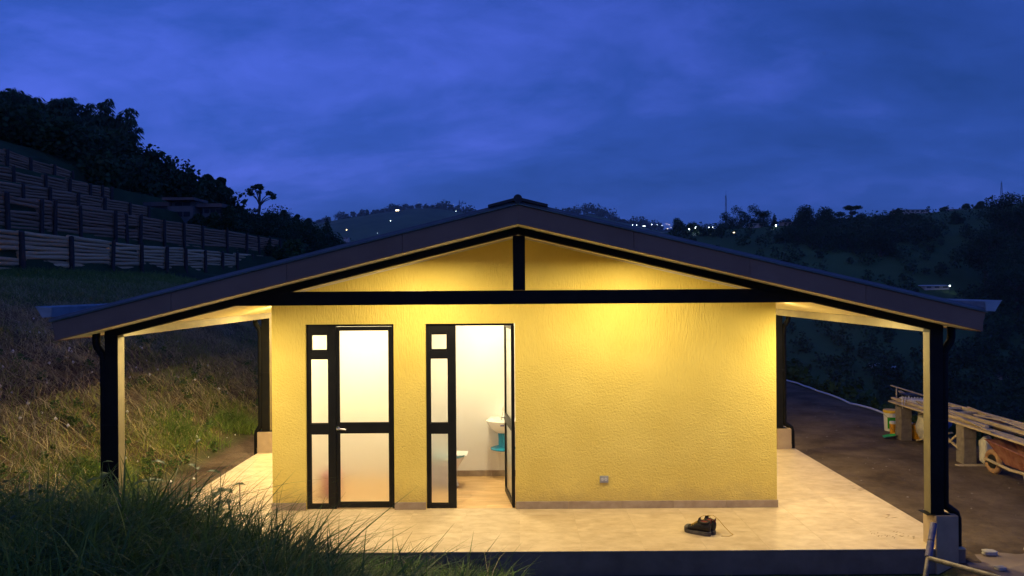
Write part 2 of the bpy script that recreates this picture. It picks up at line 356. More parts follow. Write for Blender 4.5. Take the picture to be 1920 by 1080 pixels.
def left_hill(x, y):
    rise = 0.016 * (np.clip(y, 5, 55) - 21)
    xs = np.asarray(x, float); z = np.zeros_like(xs)
    pts = [(-4.2, -0.2), (-4.95, -0.17), (-5.7, 0.22), (-7.0, 0.98), (-9.0, 1.85), (-11.5, 2.55)]
    for i in range(5):
        sh = WALLX[i][0]
        pts += [(sh + 0.05, WALLB[i]), (sh - 0.28, WALLT[i] - 0.08)]
    pts += [(-28, 10.3), (-36, 12.5), (-60, 17), (-120, 26), (-400, 60), (-3000, 100)]
    px = np.array([p[0] for p in pts])[::-1]; pz = np.array([p[1] for p in pts])[::-1]
    shift = WALLX[0][1] * (np.clip(y, 5, 60) - 21)
    w = sm((-4.9 - xs) / 8.0) * sm((xs + 16.8) / 1.5)
    z = np.interp(xs - shift * w, px, pz)
    up = sm((-5 - xs) / 6)
    z = z + rise * up
    fade = 1 - 0.62 * sm((y - 58) / 70) - 0.3 * sm((y - 130) / 150)
    return z * np.where(z > 0, fade, 1)

def bank(x, y):
    t = sm((0.2 - x) / 2.6)                       # 1 on the left
    top = 0.95 + 0.22 * sm((-1.2 - x) / 2.2)
    y0 = 2.4 + 1.65 * t; y1 = 6.0 + 0.95 * t
    s = sm((y - y0) / (y1 - y0))
    return top * (1 - s) - 0.24 * s

def hgt(x, y):
    x = np.asarray(x, float); y = np.asarray(y, float)
    z = np.full(np.broadcast(x, y).shape, -0.24)
    x, y = np.broadcast_arrays(x, y)
    yard = -0.15 + 0.03 * vnoise(x, y, 0.9, 1) + 0.012 * vnoise(x, y, 0.25, 2)
    z = np.where(x > 4.2, yard, z)
    z = np.where(x < -4.15, left_hill(x, y) + 0.05 * vnoise(x, y, 0.7, 3) * sm((-4.8 - x) / 1), z)
    # falling away to the right of the yard
    d = np.clip(x - 7.55 - 0.12 * vnoise(y, y * 0, 1.3, 4), 0, None)
    fall = -np.interp(d, [0, 0.5, 10, 25, 60, 400, 3000], [0, 0.2, 5.5, 12, 21, 24, 24])
    z = z + fall * sm((y + 40) / 30)
    # bank the viewer stands on
    z = np.where(y < 7.1, np.maximum(z, bank(x, y) + 0.03 * vnoise(x, y, 0.6, 5)), z)
    # behind the house the ground drops into the valley
    back = sm((y - 24) / 60) * sm((x + 14) / 8)
    z = z * (1 - back) + np.minimum(z, -20 - 3 * vnoise(x, y, 30, 6)) * back
    # hill across the valley on the right
    zr = np.interp(x, [-60, 0, 39.6, 50, 70.7, 91.6, 112, 133, 154, 165, 220, 500, 3000], [-12, 8, 18, 20.2, 21, 22.3, 24.3, 25.5, 27.6, 29, 33, 45, 60])
    up = sm((y - 95) / 150); z2 = z * (1 - up) + zr * up
    z2 = z2 + 2.0 * vnoise(x, y, 38, 7) * up * (1 - sm((y - 215) / 30))
    dn = sm((y - 262) / 240); z2 = z2 * (1 - dn) + (-25) * dn
    far = sm((y - 600) / 780)
    u = x / np.maximum(y, 1) * F + 972
    rid = np.interp(u, [-3000, 400, 520, 600, 700, 790, 870, 960, 1050, 1110, 1160, 1230, 1350, 1600, 4000], [150, 100, 112, 122, 134, 143, 136, 124, 128, 131, 116, 100, 96, 95, 150])
    z2 = z2 * (1 - far) + (rid + 5 * vnoise(x, y, 70, 8)) * far
    dn2 = sm((y - 1430) / 900); z2 = z2 * (1 - dn2) - 60 * dn2
    lw = sm((-13.5 - x) / 5) * (1 - sm((y - 150) / 160))
    z = np.where(y > 40, z2 * (1 - lw) + z * lw, z)
    return z
def hz(x, y): return float(hgt(np.array([x]), np.array([y]))[0])

def geo(a, b, n): return list(np.geomspace(a, b, n))
gx = [-v for v in geo(30, 3000, 30)][::-1] + list(np.arange(-29.7, -5, 0.33)) + list(np.arange(-5, 8.2, 0.2)) + list(np.arange(8.2, 30, 0.8)) + geo(30, 3000, 64)
gy = [-60, -30, -12, -6, -3, -1] + list(np.arange(0, 12, 0.22)) + list(np.arange(12, 50, 0.6)) + geo(50, 5000, 100)
gx, gy = np.array(gx), np.array(gy)
GX, GY = np.meshgrid(gx, gy); GZ = hgt(GX, GY)
nx, ny = len(gx), len(gy)
V = np.stack([GX.ravel(), GY.ravel(), GZ.ravel()], 1)
ii, jj = np.meshgrid(np.arange(nx - 1), np.arange(ny - 1)); i0 = (jj * nx + ii).ravel()
Fq = np.stack([i0, i0 + 1, i0 + nx + 1, i0 + nx], 1)
me = fast_mesh('ground', V, Fq, True)
x_, y_ = V[:, 0], V[:, 1]
yard_m = sm((x_ - 4.0) / 0.2) * sm((7.75 - x_) / 0.35) * sm((y_ - 6.3) / 0.6) * sm((40 - y_) / 6)
yard_m = np.maximum(yard_m, sm((-3.9 - x_) / 0.1) * sm((x_ + 5.15) / 0.35) * sm((y_ - 8.2) / 1.5) * sm((40 - y_) / 6))
dry_m = sm((-4.9 - x_) / 0.5) * sm((x_ + 12.2) / 2.5) * sm((y_ - 5.5) / 2) * sm((60 - y_) / 20)
for nm, arr in (('yard', yard_m), ('dry', dry_m)):
    a = me.attributes.new(nm, 'FLOAT', 'POINT'); a.data.foreach_set('value', arr.astype(np.float32))
def ground_mat():
    m = bpy.data.materials.new('ground_soil_and_turf'); m.use_nodes = True
    n, l = m.node_tree.nodes, m.node_tree.links; b = n['Principled BSDF']; b.inputs['Roughness'].default_value = 0.95; b.inputs['Specular IOR Level'].default_value = 0.15
    g = n.new('ShaderNodeNewGeometry')
    def ramp(scale, c1, c2, detail=8, lo=0.35, hi=0.65):
        t = n.new('ShaderNodeTexNoise'); t.inputs['Scale'].default_value = scale; t.inputs['Detail'].default_value = detail; t.inputs['Roughness'].default_value = 0.65; l.new(g.outputs['Position'], t.inputs['Vector'])
        r = n.new('ShaderNodeValToRGB'); r.color_ramp.elements[0].position = lo; r.color_ramp.elements[1].position = hi
        r.color_ramp.elements[0].color = (*c1, 1); r.color_ramp.elements[1].color = (*c2, 1); l.new(t.outputs['Fac'], r.inputs[0]); return r.outputs[0]
    turf = ramp(0.25, (0.022, 0.040, 0.016), (0.055, 0.085, 0.032))
    field = ramp(0.02, (0.040, 0.080, 0.030), (0.085, 0.150, 0.055), 6)
    soil = ramp(1.6, (0.070, 0.047, 0.030), (0.165, 0.118, 0.080), 10)
    dry = ramp(1.2, (0.06, 0.042, 0.022), (0.16, 0.11, 0.058), 10)
    def mix(f, a, c):
        x = n.new('ShaderNodeMix'); x.data_type = 'RGBA'; l.new(f, x.inputs[0]); l.new(a, x.inputs[6]); l.new(c, x.inputs[7]); return x.outputs[2]
    sp = n.new('ShaderNodeSeparateXYZ'); l.new(g.outputs['Position'], sp.inputs[0])
    fr = n.new('ShaderNodeMapRange'); l.new(sp.outputs['Y'], fr.inputs[0]); fr.inputs[1].default_value = 60; fr.inputs[2].default_value = 130
    c = mix(fr.outputs[0], turf, field)
    a1 = n.new('ShaderNodeAttribute'); a1.attribute_name = 'dry'; c = mix(a1.outputs['Fac'], c, dry)
    a2 = n.new('ShaderNodeAttribute'); a2.attribute_name = 'yard'; c = mix(a2.outputs['Fac'], c, soil)
    l.new(c, b.inputs['Base Color'])
    t = n.new('ShaderNodeTexNoise'); t.inputs['Scale'].default_value = 7; t.inputs['Detail'].default_value = 9; t.inputs['Roughness'].default_value = 0.7; l.new(g.outputs['Position'], t.inputs['Vector'])
    bp = n.new('ShaderNodeBump'); bp.inputs['Strength'].default_value = 0.9; bp.inputs['Distance'].default_value = 0.06; l.new(t.outputs['Fac'], bp.inputs['Height']); l.new(bp.outputs[0], b.inputs['Normal'])
    return m
tag(obj('ground', me, ground_mat()), 'brown yard, grassy slopes and dark valley ground', kind='structure')

def hit(px, py, y0=20.0):
    """distance at which the line of sight through a photo point meets the ground"""
    Y = np.geomspace(y0, 1500, 900); X, Z = at(px, py, Y)
    d = Z - hgt(X, Y); k = np.argmax(d < 0)
    return float(Y[k]) if d.min() < 0 else 1300.0

# ================================================================== THE HOUSE
YW, YP, YF, YB, YE = 8.52, 7.18, 6.80, 11.55, 17.2        # wall face, post face, fascia, rear post, back end
XL, XR = -2.82, 2.935
SLX0, SLX1, SLY0 = -4.03, 4.27, 7.15
ZC0, SLL, SLR = 3.11, 0.2455, 0.2375
def zc_(x): return ZC0 - (SLR * x if x > 0 else -SLL * x)
house = empty('house', (0, YW, 0))
tag(house, 'small yellow stucco house with black truss and lit open porch', 'house')

# --- slab and floor tiles
slab = MB().box(SLX0, SLX1, SLY0, YE, -0.6, -0.012).build('porch_slab', M['concrete'], house, bevel=0.006)
MB().box(SLX0 + 0.002, SLX1 - 0.002, SLY0 + 0.002, 14.2, -0.0119, -0.0018).build('grout_bed', M['grout'], house)
tw, tl = 0.60, 0.60
tm = MB().box(0, 0.5975, 0, 0.5975, -0.0115, 0).mesh('floor_tile', bevel=0.0015, seg=1)
obj_cache = {}
def tile_mesh(w, d):
    k = (round(w, 3), round(d, 3))
    if k not in obj_cache:
        q = MB().box(0, w - 0.0012, 0, d - 0.0012, -0.0115, 0).mesh('floor_tile', bevel=0.0006, seg=1); q.materials.append(M['tile']); obj_cache[k] = q
    return obj_cache[k]
xs = [SLX0] + list(np.arange(-3.6, SLX1 - 0.05, 0.6)) + [SLX1]
ysl = [SLY0 - 0.004] + list(np.arange(7.70, YE, 0.6))
for j in range(len(ysl) - 1):
    for i in range(len(xs) - 1):
        x0, x1, y0, y1 = xs[i], xs[i + 1], ysl[j], ysl[j + 1]
        if x0 > XL + 0.25 and x1 < XR - 0.25 and y0 > YW + 0.1: continue
        if y0 > 14.2: continue
        obj('floor_tile', tile_mesh(x1 - x0, y1 - y0), None, slab, (x0, y0, 0), world=False)
MB().box(SLX0, SLX1, 14.2, YE, -0.0118, -0.001).build('rear_paving', M['tile'], house)
MB().box(SLX0 - 0.13, SLX0 - 0.004, 7.3, YE, -0.5, -0.07).build('kerb', M['concrete_l'], house, bevel=0.01)

# --- walls
D1 = (-2.437, -1.428); D2 = (-1.064, -0.045); DZ = 2.118
def wall_grid(xs_, zs_, holes, y0, y1):
    m = MB(); idx = {}
    def vid(x, y, z):
        k = (round(x, 4), round(y, 4), round(z, 4))
        if k not in idx: idx[k] = len(m.v); m.v.append((x, y, z))
        return idx[k]
    solid = {}
    for i in range(len(xs_) - 1):
        for k in range(len(zs_) - 1):
            cxm, czm = (xs_[i] + xs_[i + 1]) / 2, (zs_[k] + zs_[k + 1]) / 2
            solid[i, k] = not any(a < cxm < b and c < czm < d for a, b, c, d in holes)
    for (i, k), s in solid.items():
        if not s: continue
        a, b, c, d = xs_[i], xs_[i + 1], zs_[k], zs_[k + 1]
        m.f.append((vid(a, y0, c), vid(b, y0, c), vid(b, y0, d), vid(a, y0, d)))
        m.f.append((vid(a, y1, c), vid(a, y1, d), vid(b, y1, d), vid(b, y1, c)))
        for di, dk, q in ((-1, 0, [(a, c), (a, d)]), (1, 0, [(b, d), (b, c)]), (0, -1, [(b, c), (a, c)]), (0, 1, [(a, d), (b, d)])):
            if not solid.get((i + di, k + dk), False):
                (p0, p1), (p2, p3) = q
                m.f.append((vid(p0, y0, p1), vid(p2, y0, p3), vid(p2, y1, p3), vid(p0, y1, p1)))
    return m
zt = 2.3
wm = wall_grid([XL, D1[0], D1[1], D2[0], D2[1], XR], [0, DZ, zt], [(D1[0], D1[1], -1, DZ), (D2[0], D2[1], -1, DZ)], YW, YW + 0.15)
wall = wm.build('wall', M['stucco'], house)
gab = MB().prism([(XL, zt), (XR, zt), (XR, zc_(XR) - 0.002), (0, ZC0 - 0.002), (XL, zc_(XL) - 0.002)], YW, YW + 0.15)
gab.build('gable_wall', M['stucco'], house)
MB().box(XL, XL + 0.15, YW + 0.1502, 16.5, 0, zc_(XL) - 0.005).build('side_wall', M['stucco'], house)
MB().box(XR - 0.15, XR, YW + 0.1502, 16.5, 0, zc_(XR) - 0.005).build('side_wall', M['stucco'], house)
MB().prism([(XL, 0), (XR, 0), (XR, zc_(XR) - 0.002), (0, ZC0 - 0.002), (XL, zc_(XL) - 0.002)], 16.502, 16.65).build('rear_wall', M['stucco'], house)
# cream cornice along the gable
for s, xe in ((-1, XL), (1, XR)):
    MB().prism([(0, ZC0 - 0.016), (xe, zc_(xe) - 0.016), (xe, zc_(xe) - 0.003), (0, ZC0 - 0.003)], YW - 0.035, YW - 0.001).build('cornice', M['cream'], house)

# --- skirting tiles
def skirt(x0, x1, step=0.6):
    x = x0
    while x < x1 - 0.01:
        w = min(step, x1 - x)
        MB().box(x, x + w - 0.002, YW - 0.012, YW - 0.0005, 0.001, 0.085).build('skirting_tile', M['skirt'], wall, bevel=0.0015, seg=1); x += w
skirt(XL - 0.012, D1[0] - 0.002); skirt(D1[1] + 0.002, D2[0] - 0.002); skirt(D2[1] + 0.002, XR + 0.012)
for s, xw in ((-1, XL), (1, XR)):
    for k in range(8):
        y0 = YW + 0.002 + k * 0.6
        MB().box(min(xw, xw + s * 0.012) if s > 0 else xw - 0.012, xw + 0.012 if s > 0 else xw - 0.0005, y0, y0 + 0.598, 0.001, 0.085).build('skirting_tile', M['skirt'], wall)

# --- door frames with sidelights, doors
def ring(m, x0, x1, z0, z1, w, y0, y1, wt=None, wb=None):
    wt = w if wt is None else wt; wb = w if wb is None else wb
    m.box(x0, x0 + w, y0, y1, z0, z1); m.box(x1 - w, x1, y0, y1, z0, z1)
    m.box(x0 + w, x1 - w, y0, y1, z1 - wt, z1); m.box(x0 + w, x1 - w, y0, y1, z0, z0 + wb)
def sidelight(X, name):
    ya, yb = YW + 0.035, YW + 0.085
    fr = MB()
    x0, x1 = X + 0.002, X + 1.009
    fr.box(x0, x0 + 0.042, ya, yb, 0.002, DZ - 0.002)                       # outer stile
    fr.box(x0 + 0.252, x0 + 0.338, ya, yb, 0.002, DZ - 0.002)               # mullion
    fr.box(x1 - 0.030, x1, ya, yb, 0.002, DZ - 0.002)                       # hinge stile
    fr.box(x0 + 0.042, x0 + 0.252, ya, yb, 2.012, DZ - 0.002)               # head over the sidelight
    fr.box(x0 + 0.338, x1 - 0.030, ya, yb, 2.092, DZ - 0.002)
    fr.box(x0 + 0.042, x0 + 0.252, ya, yb, 1.725, 1.805)
    fr.box(x0 + 0.042, x0 + 0.252, ya, yb, 0.862, 0.975)
    fr.box(x0 + 0.042, x0 + 0.252, ya, yb, 0.002, 0.052)
    ring(fr, x0 + 0.042, x0 + 0.252, 1.805, 2.012, 0.020, ya + 0.008, yb)   # small awning sash
    f = fr.build('door_frame', M['alu'], house, bevel=0.003)
    ym = YW + 0.058
    for a, b, c, d in ((0.062, 0.232, 1.825, 1.992), (0.042, 0.252, 0.975, 1.725), (0.042, 0.252, 0.052, 0.862)):
        MB().box(x0 + a, x0 + b, ym, ym + 0.006, c, d).build('frosted_pane', M['frost'], f)
    b = MB()
    for c, d in ((0.975, 1.725), (0.052, 0.862)): ring(b, x0 + 0.042, x0 + 0.252, c, d, 0.010, ya + 0.012, ya + 0.022)
    b.build('glazing_bead', M['alu'], f)
    return x0 + 0.340, x1 - 0.032
def leaf(w, name):
    """door leaf, local: hinge at x = 0, leaf towards -x, outer face at y = 0"""
    o = empty('door_tmp'); bpy.data.objects.remove(o)
    m = MB(); t = 0.038
    m.box(-w, -w + 0.030, 0, t, 0.012, 2.088); m.box(-0.030, 0, 0, t, 0.012, 2.088)
    m.box(-w + 0.030, -0.030, 0, t, 2.050, 2.088); m.box(-w + 0.030, -0.030, 0, t, 0.872, 0.982); m.box(-w + 0.030, -0.030, 0, t, 0.012, 0.072)
    return m, t
def add_leaf(loc, rz, w, label):
    m, t = leaf(w, 'door')
    me = m.mesh('door', bevel=0.003); me.materials.append(M['alu'])
    d = obj('door', me, None, house, loc, (0, 0, rz)); d['label'] = label
    for c, e2 in ((0.982, 2.050), (0.072, 0.872)):
        MB().box(-w + 0.030, -0.030, 0.016, 0.022, c, e2).build('frosted_pane', M['frost'], d, world=False)
    b = MB()
    for c, e2 in ((0.982, 2.050), (0.072, 0.872)): ring(b, -w + 0.030, -0.030, c, e2, 0.009, 0.004, 0.014)
    b.build('glazing_bead', M['alu'], d, world=False)
    hd = MB()
    for s, y in ((-1, 0.0), (1, t)):
        hd.lathe([(0.001, 0), (0.026, 0), (0.026, 0.008), (0.001, 0.008)], (0, 0, 0), 16)
        hd.v = [v for v in hd.v]
    hm = MB()
    for s, y in ((-1, -0.001), (1, t + 0.001)):
        hm.tube([(-w + 0.018, y, 0.925), (-w + 0.018, y + s * 0.008, 0.925)], 0.026, 16)
        hm.tube([(-w + 0.018, y + s * 0.008, 0.925), (-w + 0.018, y + s * 0.05, 0.925)], 0.009, 10)
        hm.tube([(-w + 0.012, y + s * 0.05, 0.925), (-w + 0.05, y + s * 0.052, 0.925), (-w + 0.12, y + s * 0.048, 0.917)], [0.011, 0.010, 0.008], 10)
    hm.build('handle', M['chrome'], d, True, world=False)
    return d
a, b_ = sidelight(D1[0], 'left'); add_leaf((b_, YW + 0.042, 0), 0, b_ - a, 'closed frosted glass door of the left bathroom')
a, b_ = sidelight(D2[0], 'right'); add_leaf((b_ - 0.002, YW + 0.070, 0), -R(81.5), b_ - a, 'frosted glass door of the right bathroom swung open inwards')

# --- bathrooms behind
BY0, BY1 = YW + 0.15, 10.0
PX = -1.33
rm = MB()
rm.box(XL + 0.15, 0.75, BY1, BY1 + 0.1, 0, 2.42)            # back wall
rm.build('bathroom_wall', M['white'], house)
MB().box(PX - 0.05, PX + 0.05, BY0 + 0.001, BY1 - 0.001, 0, 2.42).build('bathroom_wall', M['white'], house)
MB().box(0.65, 0.75, BY0 + 0.001, BY1 - 0.001, 0, 2.42).build('bathroom_wall', M['white'], house)
MB().box(XL + 0.1502, XL + 0.16, BY0 + 0.001, BY1 - 0.001, 0.0, 2.42).build('bathroom_wall', M['white'], house)
inn = wall_grid([XL + 0.16, D1[0], D1[1], D2[0], D2[1], 0.65], [0, DZ, 2.42], [(D1[0], D1[1], -1, DZ), (D2[0], D2[1], -1, DZ)], BY0 + 0.0005, BY0 + 0.008)
inn.build('bathroom_wall', M['white'], house)
MB().box(XL + 0.15, 0.75, BY0, BY1 + 0.1, 2.4202, 2.46).build('bathroom_ceiling', M['white'], house)
bf = MB().box(XL + 0.15, 0.65, YW + 0.0, BY1, -0.0119, -0.0035).build('bathroom_floor', M['grout'], house)
pm = {}
row = 0; y = YW + 0.03
while y < BY1 - 0.005:
    d = min(0.148, BY1 - y); x = -1.28 - (0.37 * row) % 0.9
    while x < 0.65:
        x0, x1 = max(x, -1.28), min(x + 0.9, 0.65)
        if x1 - x0 > 0.01:
            k = (round(x1 - x0, 3), round(d, 3))
            if k not in pm:
                q = MB().box(0, k[0] - 0.002, 0, k[1] - 0.002, -0.003, 0.0015).mesh('floor_plank', bevel=0.0008, seg=1); q.materials.append(M['plank']); pm[k] = q
            obj('floor_plank', pm[k], None, bf, (x0, y, 0), world=False)
        x += 0.9
    y += 0.148; row += 1
MB().box(-2.65, -1.385, YW + 0.03, BY1, -0.003, 0.001).build('bathroom_floor_left', M['plank'], house).name = 'shower_floor'
for x0 in np.arange(-1.28, 0.6, 0.45):
    MB().box(x0, min(x0 + 0.448, 0.648), BY1 - 0.011, BY1 - 0.0005, 0.002, 0.08).build('bathroom_skirting', M['skirt'], house)
def room_lamp(x, y, power):
    o = MB().lathe([(0.001, 0), (0.13, 0), (0.13, 0.02), (0.001, 0.02)], (x, y, 2.398), 24).build('ceiling_lamp', M['lens'], house, True)
    o['label'] = 'round ceiling lamp inside a bathroom'
    ld = bpy.data.lights.new('bathroom_lamp', 'AREA'); ld.shape = 'DISK'; ld.size = 0.26; ld.energy = power; ld.color = (1.0, 0.84, 0.50)
    lo = bpy.data.objects.new('bathroom_lamp', ld); lo.location = (x, y, 2.39); link(lo, o)
room_lamp(-0.45, 9.25, 4.2); room_lamp(-2.0, 9.25, 4.4)

# --- wall socket
so = MB().box(0.913, 1.012, YW - 0.016, YW - 0.0005, 0.295, 0.372).build('wall_socket', M['outlet'], house, bevel=0.004)
for x in (0.942, 0.982):
    MB().lathe([(0.001, 0), (0.017, 0), (0.017, 0.003), (0.001, 0.003)], (0, 0, 0), 14)
    MB().tube([(x, YW - 0.0165, 0.335), (x, YW - 0.021, 0.335)], 0.016, 14).build('socket_outlet', M['plastw'], so)
    s2 = MB()
    for dx in (-0.006, 0.006): s2.box(x + dx - 0.0018, x + dx + 0.0018, YW - 0.0225, YW - 0.0212, 0.330, 0.345)
    s2.build('socket_slot', M['dark'], so)

# --- truss, posts, beams
PXL, PXR = (-3.985, -3.86), (3.955, 4.083)
RT = 0.070
for s, xe in ((-1, PXL[0] - 0.002), (1, PXR[1] + 0.002)):
    MB().prism([(0, ZC0 - RT), (xe, zc_(xe) - RT), (xe, zc_(xe) - 0.003), (0, ZC0 - 0.003)][::s], YP, YP + 0.115).build('rafter', M['black'], house, bevel=0.004)
q0, q1 = ZC0 - RT - 2.50, ZC0 - RT - 2.367
MB().prism([(-q1 / SLL, 2.367), (q1 / SLR, 2.367), (q0 / SLR, 2.50), (-q0 / SLL, 2.50)], YP + 0.003, YP + 0.112).build('tie_beam', M['black'], house, bevel=0.003)
MB().box(-0.052, 0.066, YP + 0.005, YP + 0.11, 2.501, ZC0 - RT - 0.012).build('king_post', M['black'], house, bevel=0.003)
ZS0 = 2.072
for (xa, xb), s in ((PXL, -1), (PXR, 1)):
    inner = xb if s < 0 else xa
    x0, x1 = min(xa, xb) + 0.002, max(xa, xb) - 0.002
    zt_in, zt_out = zc_(inner) - 0.004, zc_(xa if s < 0 else xb) - 0.004
    bm_ = MB(); za, zb2 = (zt_out, zt_in) if s < 0 else (zt_in, zt_out)
    bm_.prism([(x0, ZS0), (x1, ZS0), (x1, zb2), (x0, za)], YP + 0.1152, YE - 0.3)
    bm_.build('side_beam', M['beam'], house)
    for q, yp in enumerate((YP, YB, 16.2)):
        post = MB().box(x0 - 0.002, x1 + 0.002, yp + 0.001, yp + 0.122, 0.317, ZS0 - 0.001 if q else zc_(x0 if s > 0 else x1) - RT - 0.004)
        po = post.build('porch_post', M['black'], house, bevel=0.004)
        # porch light on the inner face, put in as a beige strip
        xi = inner
        MB().box(min(xi, xi - s * 0.003), max(xi, xi - s * 0.003), yp + 0.004, yp + 0.119, 0.33, ZS0 - 0.004).build('lit_face_strip', M['beam'], po)
        MB().box(x0 - 0.05, x1 + 0.05, yp - 0.02, yp + 0.142, 0.3165, 0.322).build('base_plate', M['black'], po)
        c0, c1 = (x0 - 0.06, x1 + 0.07) if s < 0 else (x0 + 0.02, x1 + 0.115)
        pl = MB().box(c0, c1, yp - 0.042, yp + 0.19, -0.4, 0.316).build('plinth', M['plinth'], house, bevel=0.006)
        MB().box(c0 - 0.008, c1 + 0.008, yp - 0.028, yp + 0.198, 0.001, 0.072).build('plinth_skirting', M['skirt'], pl) if q else None
        # downpipe
        xo = (x0 - 0.038) if s < 0 else (x1 + 0.038)
        yc = yp + 0.06
        xo2 = c0 - 0.045 if s < 0 else c1 + 0.045
        pts = [(xo + s * 0.075, yc, zc_(s * 4.15) + 0.06), (xo + s * 0.075, yc, 2.02), (xo + s * 0.065, yc, 1.975), (xo + s * 0.012, yc, 1.90), (xo, yc, 1.85)]
        pts += [(xo, yc, 0.42), (xo + s * 0.01, yc, 0.385), (xo2 - s * 0.015, yc, 0.315), (xo2, yc, 0.265), (xo2, yc, -0.16)]
        dp = MB().tube(pts, 0.037, 14).build('downpipe', M['black'], house, True)
        MB().tube([(xo, yc, 1.86), (xo, yc, 1.80)], 0.042, 14).build('pipe_collar', M['black'], dp, True)
        MB().box(min(xo, inner), max(xo, inner), yp - 0.006, yp + 0.0005, 1.20, 1.23).build('pipe_strap', M['black'], dp)

# --- roof
XE = 4.235
roofm = MB()
for s in (-1, 1):
    n = 26
    for i in range(n):        # ribbed sheet
        a0, a1 = YF - 0.03 + (YE + 0.5 - YF) * i / n, YF - 0.03 + (YE + 0.5 - YF) * (i + 1) / n
        pr = [(a0, 0), (a0 + 0.06 * (a1 - a0) * 1, 0.03), (a0 + 0.3 * (a1 - a0), 0.03), (a0 + 0.36 * (a1 - a0), 0), (a1, 0)]
        base = len(roofm.v)
        for yy, dz in pr:
            roofm.v += [(0, yy, ZC0 + 0.185 + dz), (s * (XE + 0.03), yy, zc_(s * (XE + 0.03)) + 0.185 + dz)]
        for k in range(4):
            q = base + 2 * k; roofm.f.append((q, q + 1, q + 3, q + 2) if s > 0 else (q, q + 2, q + 3, q + 1))
roof = roofm.build('roof', M['sheet'], house)
for s in (-1, 1):
    xe = XE - 0.012
    MB().prism([(0, ZC0), (s * xe, zc_(s * xe)), (s * xe, zc_(s * xe) + 0.02), (0, ZC0 + 0.02)][::s], YF + 0.022, YE + 0.4).build('ceiling_panel', M['cream'], roof)
    # fascia boards
    xs4 = [0.0, 1.055, 2.11, 3.165]
    for k in range(4):
        xa = xs4[k] + (0.0012 if k else 0.0)
        xb = xs4[k + 1] - 0.0012 if k < 3 else None
        ft = 0.172
        if xb is None:
            poly = [(s * xa, zc_(s * xa) - 0.004), (s * (XE - 0.022), zc_(s * (XE - 0.022)) - 0.004), (s * (XE + 0.02), zc_(s * (XE + 0.02)) + ft), (s * xa, zc_(s * xa) + ft)]
        else:
            poly = [(s * xa, zc_(s * xa) - 0.004), (s * xb, zc_(s * xb) - 0.004), (s * xb, zc_(s * xb) + ft), (s * xa, zc_(s * xa) + ft)]
        MB().prism(poly[::s], YF, YF + 0.02).build('fascia_board', M['fascia'], roof, bevel=0.002, seg=1)
    # zinc drip edge over the fascia
    MB().prism([(0, ZC0 + 0.174), (s * (XE + 0.03), zc_(s * (XE + 0.03)) + 0.174), (s * (XE + 0.03), zc_(s * (XE + 0.03)) + 0.197), (0, ZC0 + 0.197)][::s], YF - 0.022, YF + 0.04).build('drip_edge', M['flash'], roof, bevel=0.002, seg=1)
    # eave board
    MB().box(min(s * (XE - 0.01), s * (XE + 0.008)), max(s * (XE - 0.01), s * (XE + 0.008)), YF + 0.021, YE + 0.4, zc_(s * XE) - 0.005, zc_(s * XE) + 0.175).build('eave_board', M['fascia'], roof)
    # gutter: open trough
    prof = [(4.235, 2.375), (4.245, 2.298), (4.315, 2.292), (4.372, 2.385), (4.385, 2.385), (4.388, 2.378), (4.377, 2.376), (4.320, 2.282), (4.238, 2.288), (4.229, 2.375)]
    g = MB().prism([(s * x, z) for x, z in prof][::-s], YF - 0.03, YE + 0.4).build('gutter', M['gutter'], roof)
    cap = MB().prism([(s * 4.235, 2.37), (s * 4.245, 2.294), (s * 4.315, 2.288), (s * 4.372, 2.383)][::s], YF - 0.032, YF - 0.029).build('gutter_end', M['gutter'], roof)
    # hangers
    for k in range(6):
        y0 = YF + 0.9 + k * 1.6
        MB().box(min(s * 4.236, s * 4.374), max(s * 4.236, s * 4.374), y0, y0 + 0.02, 2.372, 2.3745).build('gutter_strap', M['gutter'], roof)
# ridge cap: two flaps and a roll
rc = MB()
for s in (-1, 1):
    rc.prism([(0, ZC0 + 0.212), (s * 0.27, zc_(s * 0.27) + 0.212), (s * 0.272, zc_(s * 0.27) + 0.235), (0, ZC0 + 0.238)][::s], YF - 0.045, YE + 0.45)
rc.tube([(0, YF - 0.05, ZC0 + 0.222), (0, YE + 0.45, ZC0 + 0.222)], 0.04, 14)
rc.build('ridge_cap', M['ridge'], roof, True)

# --- recessed downlights of the porch
LX = 3.24
spots = [(-1.03, 7.57, 1.0), (1.14, 7.57, 1.0), (-LX, 7.42, 1.1), (3.40, 7.86, 0.9), (LX, 9.37, 0.8), (-LX, 10.2, 1.9), (LX, 11.2, 0.7), (-LX, 12.0, 1.6), (LX, 13.1, 0.7), (-LX, 13.1, 0.7)]
DL_POWER = 7.6
for x, y, p in spots:
    z = zc_(x); s = 1 if x > 0 else -1
    rot = (0, s * math.atan(SLR if s > 0 else SLL), 0)
    d = MB().lathe([(0.001, -0.004), (0.040, -0.004), (0.058, -0.006), (0.060, 0.0), (0.001, 0.0)], (0, 0, 0), 24).mesh('downlight', True)
    d.materials.append(M['plastw'])
    do = obj('downlight', d, None, house, (x, y, z - 0.001), rot); do['label'] = 'recessed porch downlight'
    MB().lathe([(0.001, -0.0075), (0.039, -0.0075), (0.040, -0.0045), (0.001, -0.0045)], (0, 0, 0), 20).build('lamp_lens', M['lens'], do, True, world=False)
    ld = bpy.data.lights.new('downlight_lamp', 'AREA'); ld.shape = 'DISK'; ld.size = 0.085; ld.energy = DL_POWER * p; ld.color = WARM
    lo = bpy.data.objects.new('downlight_lamp', ld); lo.location = (x, y, z - 0.016); link(lo, house)
